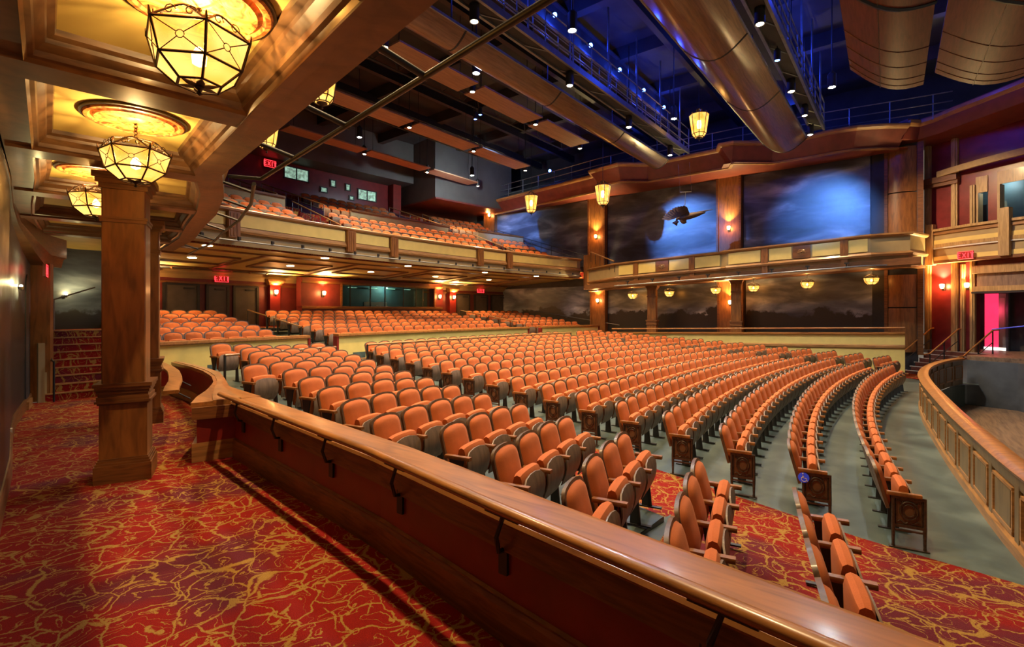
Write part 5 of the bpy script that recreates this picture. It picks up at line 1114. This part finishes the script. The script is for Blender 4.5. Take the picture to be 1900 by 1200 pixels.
A = wp(0.66, 0.0, 2.65); sconce(A[0], A[1], 3.2, WA, 'lit sconce on the maroon wall beside the stage steps', 40)
A = wp(1.53, 0.02, 2.65); sconce(A[0], A[1], 3.2, WA, 'lit sconce between the oak pilasters by the stage door', 12)
A = wp(1.75, 0.66, 4.42); exit_sign(A[0], A[1], 4.42, WA, 'red EXIT sign on the stage box front', 1.1)
# stage floor, pit and pit walls
mb = MB(); mb.prism([(10.85, -2.8), (11.4, -2.75), (12.6, -3.65), (13.95, -1.8), (14.6, -1.5), (18, -2), (18, -9), (-12, -9), (-6, -7.0), (0, -6.3), (7, -5.4), (10.3, -4.05)], SZ-0.16, SZ); struct(mb, 'floor_stage', 'stage_boards')
mb = MB(); mb.sweep([(0, -1.4), (0, SZ-0.15), (-0.1, SZ-0.15), (-0.1, -1.4)], [(11.6, -2.35), (10.85, -2.78), (10.32, -4.05), (7, -5.4), (0, -6.3), (-6, -7.0)]); struct(mb, 'wall_pit', 'pit_grey')
mb = MB(); mb.prism([(x, y) for x, y in PIT]+[(11.5, -2.5), (10.4, -4.2), (7, -5.5), (0, -6.4), (-12, -8)], -1.42, -1.3); struct(mb, 'floor_pit', 'stage_boards')
mb = MB(); mb.sweep([(-0.06, -1.35), (-0.06, -0.52), (-0.02, -0.52), (-0.02, -1.35)], PIT); struct(mb, 'wall_pit_front', 'concrete')
# pit rail
pr = empty('pit_rail', (0, -1.5, -0.5), 'curved panelled wooden rail around the orchestra pit', 'rail')
def resample(pts, n):
    L = [0]
    for a, b_ in zip(pts, pts[1:]): L.append(L[-1]+math.dist(a, b_))
    out_ = []
    for k in range(n+1):
        q = L[-1]*k/n
        for i in range(len(pts)-1):
            if q <= L[i+1]+1e-9: t = (q-L[i])/(L[i+1]-L[i]); out_.append((lerp(pts[i][0], pts[i+1][0], t), lerp(pts[i][1], pts[i+1][1], t))); break
    return out_
def smoothp(pts, it=3):
    for _ in range(it): pts = [pts[0]]+[tuple((a[i]+2*b_[i]+c[i])/4 for i in range(2)) for a, b_, c in zip(pts, pts[1:], pts[2:])]+[pts[-1]]
    return pts
PF = smoothp(resample(PIT, 66), 6)
mb = MB(); mb.sweep([(0, -0.5), (0.0, 0.38), (0.1, 0.38), (0.1, -0.5)], PF); mb.build('core', 'wood_pit', pr, 30)
mb = MB(); mb.sweep([(-0.06, 0.37), (-0.08, 0.40), (-0.06, 0.45), (0.02, 0.47), (0.12, 0.46), (0.17, 0.42), (0.14, 0.37)], PF); mb.build('cap', 'wood_rail', pr, 40)
mb = MB(); mb.sweep([(0.1, -0.5), (0.15, -0.5), (0.15, -0.38), (0.12, -0.33), (0.1, -0.33)], PF); mb.build('base_moulding', 'wood_trim', pr)
mb = MB(); mb.sweep([(0.1, 0.24), (0.125, 0.24), (0.135, 0.32), (0.14, 0.38), (0.1, 0.38)], PF); mb.build('frieze', 'wood_pit', pr)
PP = resample(PF, 22); pm = {}
def pmesh(nm, mt, fn):
    if nm not in pm: m_ = MB(); fn(m_); o = m_.build(nm, mt, None); pm[nm] = o.data; bpy.data.objects.remove(o)
    return pm[nm]
for k in range(22):
    a, b_ = PP[k], PP[k+1]; an = math.atan2(b_[1]-a[1], b_[0]-a[0]); c = ((a[0]+b_[0])/2, (a[1]+b_[1])/2); L = math.dist(a, b_)
    for side, o_ in ((1, 0.11), (-1, -0.01)):
        nx_, ny_ = -math.sin(an)*o_, math.cos(an)*o_
        inst(pmesh('stile', 'wood_pit', lambda m: m.box((0, 0, -0.06), (0.14, 0.04, 0.86))), 'stile', pr, (a[0]+nx_, a[1]+ny_, 0), an)
        inst(pmesh('raised_panel', 'wood_pit', lambda m: m.box((0, 0, -0.05), (L-0.42, 0.045, 0.42))), 'raised_panel', pr, (c[0]+nx_, c[1]+ny_, 0), an)
        def fr3(m):
            w2 = (L-0.26)/2
            for q in ((0, 0.19, 2*w2, 0.035), (0, -0.29, 2*w2, 0.05)): m.box((q[0], 0, q[1]), (q[2], 0.06, q[3]))
            for q in (-w2, w2): m.box((q, 0, -0.05), (0.035, 0.06, 0.45))
        inst(pmesh('panel_frame', 'wood_trim', fr3), 'panel_frame', pr, (c[0]+nx_, c[1]+ny_, 0), an)
# stage steps
ss = empty('stage_steps', (12.3, -1.9, -0.5), 'wide steps with pale nosings climbing from stalls to stage', 'steps')
u1 = Vector((0.80, -0.60)); v1 = Vector((0.60, 0.80)); c0 = Vector((12.07, -1.83)); sa = math.atan2(v1.y, v1.x)
RS = (SZ+0.5)/6
for k in range(6):
    c = c0+u1*((0.24*k+1.44)/2); mb = MB(); mb.box((c.x, c.y, -0.5+RS*(k+0.5)), (2.2, 1.44-0.24*k, RS), sa); mb.build('step', 'wood_front', ss)
    c = c0+u1*(0.24*k+0.03); mb = MB(); mb.box((c.x, c.y, -0.5+RS*(k+1)-0.005), (2.3, 0.06, 0.03), sa); mb.build('nosing', 'white_strip', ss)
mb = MB(); mb.box((11.5, -1.4, -0.47), (2.3, 1.5, 0.02), sa); struct(mb, 'floor_steps_carpet', 'carpet')
for lat, lb in ((-1.1, 'wooden handrail on black posts beside the pit'), (0.1, 'wooden handrail on black posts in the middle of the stage steps'), (1.15, 'wooden handrail on black posts against the knee wall')):
    A, B = c0+v1*lat-u1*0.1, c0+v1*lat+u1*1.45; e = empty('step_handrail', (A.x, A.y, -0.5), lb, 'handrail', 'handrails of the stage steps'); mb = MB()
    mb.tube([(A.x-0.3*u1.x, A.y-0.3*u1.y, 0.42), (A.x, A.y, 0.45), (B.x, B.y, SZ+0.92), (B.x+0.35*u1.x, B.y+0.35*u1.y, SZ+0.94)], 0.03, 8); mb.build('rail', 'wood_rail', e, 50)
    mb = MB(); mb.tube([(A.x, A.y, 0.05), (B.x, B.y, SZ+0.45)], 0.018, 6); mb.build('lower_rail', 'black_metal', e)
    for q in (0, 0.5, 1): mb = MB(); p = A.lerp(B, q); z = lerp(-0.5, SZ, q); mb.tube([(p.x, p.y, z-0.05 if q else -0.5), (p.x, p.y, lerp(0.45, SZ+0.92, q))], 0.024, 6); mb.build('post', 'black_metal', e)
mb = MB(); mb.tube([(13.0, -3.6, SZ+0.95), (11.0, -6.5, 2.0)], 0.025, 6); tag(mb.build('stage_cable', 'sign_blue'), 'blue line running from the handrail across the dark stage', 'cable')

light('box_fill_light', 'POINT', wp(2.4, -0.6, 7.3), 26, (0.75, 0.95, 1.0), 0.1)  # fill light added to brighten the box recess, has no fitting

# ================================================================ OVERHEAD
def reflector(lb, y0_, y1_, z, sag, segs, mat='wood_reflector', zt=0.0):
    e = empty('curved_reflector', ((segs[0][0]+segs[-1][1])/2, (y0_+y1_)/2, z), lb, 'reflector')
    for xa, xb in segs:
        rows = []; n = 10
        for k in range(n+1):
            t = k/n; y = lerp(y0_, y1_, t); zz = z-sag*math.sin(math.pi*t)+zt*t; rows.append([(xa+0.03, y, zz), (xb-0.03, y, zz)])
        bot = [[(a[0], a[1], a[2]+0.05) for a in r_] for r_ in rows]
        mb = MB(); loop = [[r_[0], r_[1], b_[1], b_[0]] for r_, b_ in zip(rows, bot)]; i0 = mb.grid(loop, True); mb.f += [(i0, i0+1, i0+2, i0+3), tuple(i0+4*n+q for q in (3, 2, 1, 0))]; mb.mi += [0, 0]
        mb.build('panel', mat, e, 40)
        mb = MB(); mb.tube([(xb, r_[0][1], r_[0][2]+0.02) for r_ in rows], 0.04, 5); mb.build('strap', 'black_metal', e)
        for yy, zz in ((y0_, z), (y1_, z+zt)): mb = MB(); mb.box(((xa+xb)/2, yy, zz+0.02), (xb-xa, 0.05, 0.07)); mb.build('edge_trim', 'steel', e)
    for x in [segs[0][0]+1]+[s[1] for s in segs]: mb = MB(); mb.tube([(x, (y0_+y1_)/2, z), (x, (y0_+y1_)/2, 12.8)], 0.02, 5); mb.build('hanger', 'black_metal', e)
reflector('curved brown wood reflector hung before the nearer catwalk', 8.35, 9.5, 9.72, 0.38, [(-10, -4.5), (-4.5, 0.2), (0.2, 5.1), (5.1, 10.0)], zt=0.06)
reflector('broad curved brown wood reflector nearest the stage', 2.4, 4.1, 9.6, 0.5, [(-9, -4.2), (-4.2, 0.1), (0.1, 4.5), (4.5, 10.3)], zt=0.08)
def band(lb, y0_, y1_, z, segs):
    e = empty('ceiling_cloud', (0, (y0_+y1_)/2, z), lb, 'ceiling panel')
    for xa, xb in segs:
        mb = MB(); mb.box(((xa+xb)/2, (y0_+y1_)/2, z), (xb-xa, y1_-y0_, 0.06)); mb.build('panel', 'wood_cloud', e)
        for x in (xa+0.4, xb-0.4): mb = MB(); mb.tube([(x, (y0_+y1_)/2, z), (x, (y0_+y1_)/2, 12.9)], 0.015, 4); mb.build('hanger', 'black_metal', e)
band('row of flat tan ceiling panels next to the curved reflector', 11.15, 12.2, 10.4, [(-9, -4.9), (-4.5, -0.95), (-0.6, 3.1), (3.45, 7.05)])
band('row of flat tan ceiling panels above the front of the balcony', 15.7, 16.75, 10.4, [(-8, -4.4), (-4.1, -0.05), (0.25, 4.1), (4.4, 8.4)])
band('row of flat tan ceiling panels nearest the upper booth', 20.45, 21.35, 10.4, [(-8, -3.4), (-3.1, 0.95), (1.2, 5.2), (5.5, 9.25)])
# large tilted reflectors over the pit
def bigref(lb, Q, nseg):
    e = empty('pit_reflector', Q[0], lb, 'reflector')
    A, B, C_, D = [Vector(q) for q in Q]         # A->B along one edge, D->C along the other
    for s in range(nseg):
        t0, t1 = s/nseg+0.006, (s+1)/nseg-0.006; mb = MB(); n = 8; rows = []
        for k in range(n+1):
            u = k/n; sag = -0.35*math.sin(math.pi*u)
            p0 = A.lerp(B, t0).lerp(D.lerp(C_, t0), u); p1 = A.lerp(B, t1).lerp(D.lerp(C_, t1), u)
            rows.append([(p0.x, p0.y, p0.z+sag), (p1.x, p1.y, p1.z+sag), (p1.x, p1.y, p1.z+sag+0.06), (p0.x, p0.y, p0.z+sag+0.06)])
        i0 = mb.grid(rows, True); mb.f += [(i0, i0+1, i0+2, i0+3), tuple(i0+4*n+q for q in (3, 2, 1, 0))]; mb.mi += [0, 0]
        mb.build('panel', 'wood_front', e, 40)
    for t in (0.30, 0.62, 0.76, 0.88, 0.95):
        mb = MB(); pts = []
        for k in range(9): u = k/8; p = A.lerp(B, t).lerp(D.lerp(C_, t), u); pts.append((p.x, p.y, p.z-0.35*math.sin(math.pi*u)-0.008))
        mb.tube(pts, 0.05 if t < 0.4 else 0.012, 5); mb.build('seam_batten', 'black_metal' if t < 0.4 else 'wood_mahogany', e)
    mb = MB(); p = [A.lerp(B, t).lerp(D.lerp(C_, t), 0.4) for t in (0, 1)]; mb.tube([(q.x, q.y, q.z-0.35*math.sin(1.257)-0.006) for q in p], 0.012, 5); mb.build('centre_seam', 'wood_seat', e)
    for q in (A, D): mb = MB(); mb.tube([tuple(q), (q.x, q.y, 13)], 0.02, 5); mb.build('hanger', 'black_metal', e)
bigref('large reddish wood reflector over the pit nearer the catwalk', [(-3.0, 0.25, 9.5), (3.65, 0.38, 9.35), (6.0, -1.35, 9.25), (-1.2, -1.5, 9.4)], 1)
bigref('large reddish wood reflector over the pit nearer the stage box', [(-1.6, -1.75, 9.5), (5.35, -1.6, 9.3), (7.2, -3.85, 9.3), (1.0, -4.4, 9.5)], 1)
# catwalks across the house
def catwalk(lb, y0_, y1_, z, xa, xb):
    e = empty('catwalk', ((xa+xb)/2, (y0_+y1_)/2, z), lb, 'catwalk')
    mb = MB(); mb.box(((xa+xb)/2, (y0_+y1_)/2, z), (xb-xa, y1_-y0_, 0.06)); mb.build('deck', 'dark_deck', e)
    for y in (y0_, y1_):
        mb = MB(); mb.box(((xa+xb)/2, y, z), (xb-xa, 0.08, 0.2)); mb.build('beam', 'steel', e)
        for dz in (0.35, 0.7, 1.1): mb = MB(); mb.tube([(xa, y, z+dz), (xb, y, z+dz)], 0.024, 5); mb.build('rail', 'steel', e, 50)
        n = int((xb-xa)/1.3)
        for k in range(n+1): x = lerp(xa, xb, k/n); mb = MB(); mb.tube([(x, y, z), (x, y, z+1.1)], 0.022, 5); mb.build('post', 'steel', e)
    for k in range(8): x = lerp(xa, xb, (k+0.5)/8); mb = MB(); mb.tube([(x, y0_, z+0.1), (x, y0_, 13)], 0.035, 5); mb.build('hanger', 'steel', e)
    for k in range(10):
        x = lerp(xa, xb, (k+0.3)/10); mb = MB(); mb.tube([(x, y1_, z-0.05), (x+0.9, y0_, z-0.05)], 0.02, 4); mb.build('brace', 'steel', e)
catwalk('steel catwalk with railings above the nearer curved reflector', 7.4, 7.85, 9.98, -9, 10.2)
catwalk('steel catwalk with railings above the broad reflector near the stage', 1.8, 2.25, 9.95, -8, 10.6)
# blue beam with its lamps above each catwalk
def beam_blue(lb, y, xs, xa, xb):
    e = empty('ceiling_beam', ((xa+xb)/2, y, 12.2), lb, 'beam'); mb = MB(); mb.box(((xa+xb)/2, y+0.4, 12.25), (xb-xa, 0.12, 0.9)); mb.build('web', 'dark_deck', e)
    for z in (11.8, 12.7): mb = MB(); mb.box(((xa+xb)/2, y+0.4, z), (xb-xa, 0.4, 0.06)); mb.build('flange', 'dark_deck', e)
    for z in (11.55, 11.7): mb = MB(); mb.tube([(xa, y+0.2, z), (xb, y+0.2, z)], 0.02, 4); mb.build('conduit', 'steel', e)
    for i, x in enumerate(xs):
        l = empty('blue_lamp', (x, y, 12.0), 'small blue lamp over the %s catwalk, %s from the far wall' % (('nearer', 'stage side')[y < 5], ORD[len(xs)-1-i]), 'lamp', 'small blue lamps under the ceiling')
        mb = MB(); mb.lathe([(0.001, -0.07), (0.06, -0.04), (0.075, 0.02), (0.05, 0.07), (0.001, 0.08)], (x, y, 12.0), 8); mb.build('globe', 'lamp_blue', l, 60)
        mb = MB(); mb.box((x, y+0.1, 12.1), (0.1, 0.22, 0.06)); mb.build('bracket', 'black_metal', l)
        light('blue_bulb', 'POINT', (x, y-0.12, 11.9), 55, BLUE, 0.1)
beam_blue('dark beam over the nearer catwalk with blue lamps', 8.22, (-5.15, -2.8, -0.4, 2.0, 4.38, 6.76, 9.12), -10, 12)
beam_blue('dark beam over the stage side catwalk with blue lamps', 2.70, (-0.6, 2.0, 4.46, 7.03, 9.46), -10, 12)
for i, (x, y, z, nm) in enumerate(((12.6, 21.5, 11.3, 'nearest the balcony rear'), (12.6, 17.2, 11.3, 'behind the cornice railing before the rear mural'), (12.6, 11.0, 11.4, 'behind the cornice railing by the hanging lantern'), (12.9, 3.5, 11.6, 'behind the cornice railing nearest the stage'), (5.0, 4.8, 12.3, 'added as fill high above the broad reflector'), (3.0, 0.0, 12.3, 'added as fill high above the pit reflectors'), (9.0, -2.5, 12.3, 'added as fill high beyond the pit reflectors'))):  # last three are added blue fill lights given lamp fittings
    l = empty('blue_lamp', (x, y, z), 'small blue lamp '+nm, 'lamp', 'small blue lamps under the ceiling'); mb = MB(); mb.lathe([(0.001, -0.09), (0.08, -0.05), (0.09, 0.03), (0.05, 0.08), (0.001, 0.09)], (x, y, z), 8); mb.build('globe', 'lamp_blue', l, 60)
    mb = MB(); mb.tube([(x, y, z+0.05), (x, y, 13.19)], 0.015, 4); mb.build('stem', 'black_metal', l)
    light('blue_bulb', 'POINT', (x-0.1, y, z-0.15), 25 if (y > 16 or y < -1) else 75, BLUE, 0.1)
# trusses between the flat panels
for y, lb in ((13.9, 'black ceiling truss between the first two rows of flat panels'), (18.5, 'black ceiling truss between the last two rows of flat panels')):
    e = empty('ceiling_truss', (0, y, 11.5), lb, 'truss')
    for dy, z in ((-0.35, 11.3), (0.35, 11.3), (0, 11.9)): mb = MB(); mb.tube([(-9, y+dy, z), (9.5, y+dy, z)], 0.035, 5); mb.build('chord', 'black_metal', e)
    for k in range(16):
        x = -9+k*1.15; mb = MB(); mb.tube([(x, y-0.35, 11.3), (x+0.57, y, 11.9), (x+1.15, y-0.35, 11.3)], 0.02, 4); mb.tube([(x, y+0.35, 11.3), (x+0.57, y, 11.9), (x+1.15, y+0.35, 11.3)], 0.02, 4); mb.build('web_bar', 'black_metal', e)
# house lamps: black cans with bright lenses
HL = [(-4.94, 7.66, 9.5), (-0.39, 7.65, 9.5), (4.19, 7.73, 9.5), (8.69, 7.76, 9.5), (-0.32, 2.01, 9.5), (4.58, 2.08, 9.5), (9.65, 2.19, 9.5), (-4.4, 2.0, 9.5)]
HL += [(-9.49, 7.66, 9.5), (-10.2, 2.0, 9.5)]
HL2 = [(-0.775, 11.6, 10.25), (3.275, 11.65, 10.25), (7.2, 11.75, 10.25), (0.1, 16.2, 10.25), (4.25, 16.2, 10.25), (8.6, 16.2, 10.25), (1.075, 20.9, 10.25), (5.35, 20.9, 10.25), (9.5, 20.7, 10.25), (-4.7, 11.6, 10.25), (-4.25, 16.2, 10.25)]
CANM = {}
def can(x, y, z, lb, glow, en, colr, sc_=1.0, aim=None, ang=110):
    e = empty('house_lamp', (x, y, z), lb, 'lamp', 'ceiling house lamps', local=True); e.scale = (sc_,)*3
    if not CANM:
        for nm, mt, prf in (('can', 'black_metal', [(0.11, 0.0), (0.13, 0.0), (0.13, 0.42), (0.06, 0.5), (0.001, 0.5)]), ('reflector_ring', 'steel', [(0.09, 0.0), (0.12, -0.01), (0.12, 0.05), (0.09, 0.05)]), ('yoke', 'black_metal', [(0.02, 0.5), (0.02, 3.25), (0.001, 3.25)])):
            m_ = MB(); m_.lathe(prf, n=12); o = m_.build(nm, mt, None, 40); CANM[nm] = o.data; bpy.data.objects.remove(o)
        for g in ('lamp_white', 'lamp_warm', 'lamp_blue'):
            m_ = MB(); m_.lathe([(0.001, -0.03), (0.06, -0.02), (0.115, 0.012), (0.001, 0.02)], n=12); o = m_.build('lens', g, None, 60); CANM[g] = o.data; bpy.data.objects.remove(o)
    for nm in ('can', 'reflector_ring', 'yoke', glow): o = bpy.data.objects.new('lens' if nm.startswith('lamp') else nm, CANM[nm]); col.objects.link(o); o.parent = e
    light('house_beam', 'SPOT', (x, y, z-0.06*sc_), en, colr, 0.12, aim or (x*0.9, y-0.5, -0.4), ang, 0.8)
for i, (x, y, z) in enumerate(HL): can(x, y, z, 'black can lamp under the %s catwalk, %s from the far wall' % (('nearer', 'stage side')[y < 5], ORD[[8.69, 4.19, -0.39, -4.94, -9.49, 9.65, 4.58, -0.32, -4.4, -10.2].index(x) % 5]), 'lamp_warm', 1350 if x > -6 else 2000, HOUSE)
for i, (x, y, z) in enumerate(HL2): can(x, y, z, 'black can lamp in the %s gap of the %s row of flat panels' % (ORD[i], {11: 'first', 16: 'second', 20: 'third'}[int(y)]), 'lamp_warm', 1700, HOUSE, 0.9)
for (x, y, z), lb, en in (((-2.59, 9.75, 9.7), 'dazzling white work lamp beside the nearer curved reflector', 1300), ((-2.6, 6.2, 9.8), 'dazzling white work lamp before the nearer catwalk', 1300), ((5.3, 1.0, 9.6), 'bright white work lamp on a drop pipe near the stage', 1000), ((4.7, 6.1, 9.6), 'small white work lamp before the blue beam', 700), ((-0.8, 18.6, 10.1), 'white work lamp by the truss above the balcony', 900), ((6.5, 18.4, 9.9), 'greenish white work lamp before the far bulkhead', 900)):
    can(x, y, z, lb, 'lamp_white', en, COOL, 1.08 if en > 1200 else 1.0, (9.5, 23.0, 9.5) if 'greenish' in lb else None, 150)

# blue show lamps aimed at the cloud murals
for (x, y, z), aim, en, an, lb in (((2.2, 13.9, 10.9), (13.3, 20.4, 7.0), 15000, 24, 'rear'), ((1.5, 13.55, 10.4), (13.3, 8.2, 6.0), 13500, 23, 'middle'), ((2.0, 2.03, 9.5), (13.3, 2.2, 6.3), 9000, 26, 'stage side')):
    can(x, y, z, 'small blue show lamp aimed at the %s cloud mural' % lb, 'lamp_blue', en, (0.12, 0.32, 1.0), 0.7, aim, an)
can(7.2, 2.05, 9.5, 'added black can lamp on the stage side catwalk brightening the stage box', 'lamp_warm', 3200, HOUSE, 0.9, (13.0, -3.2, 5.0), 48)  # extra lamp added to brighten the dim stage box
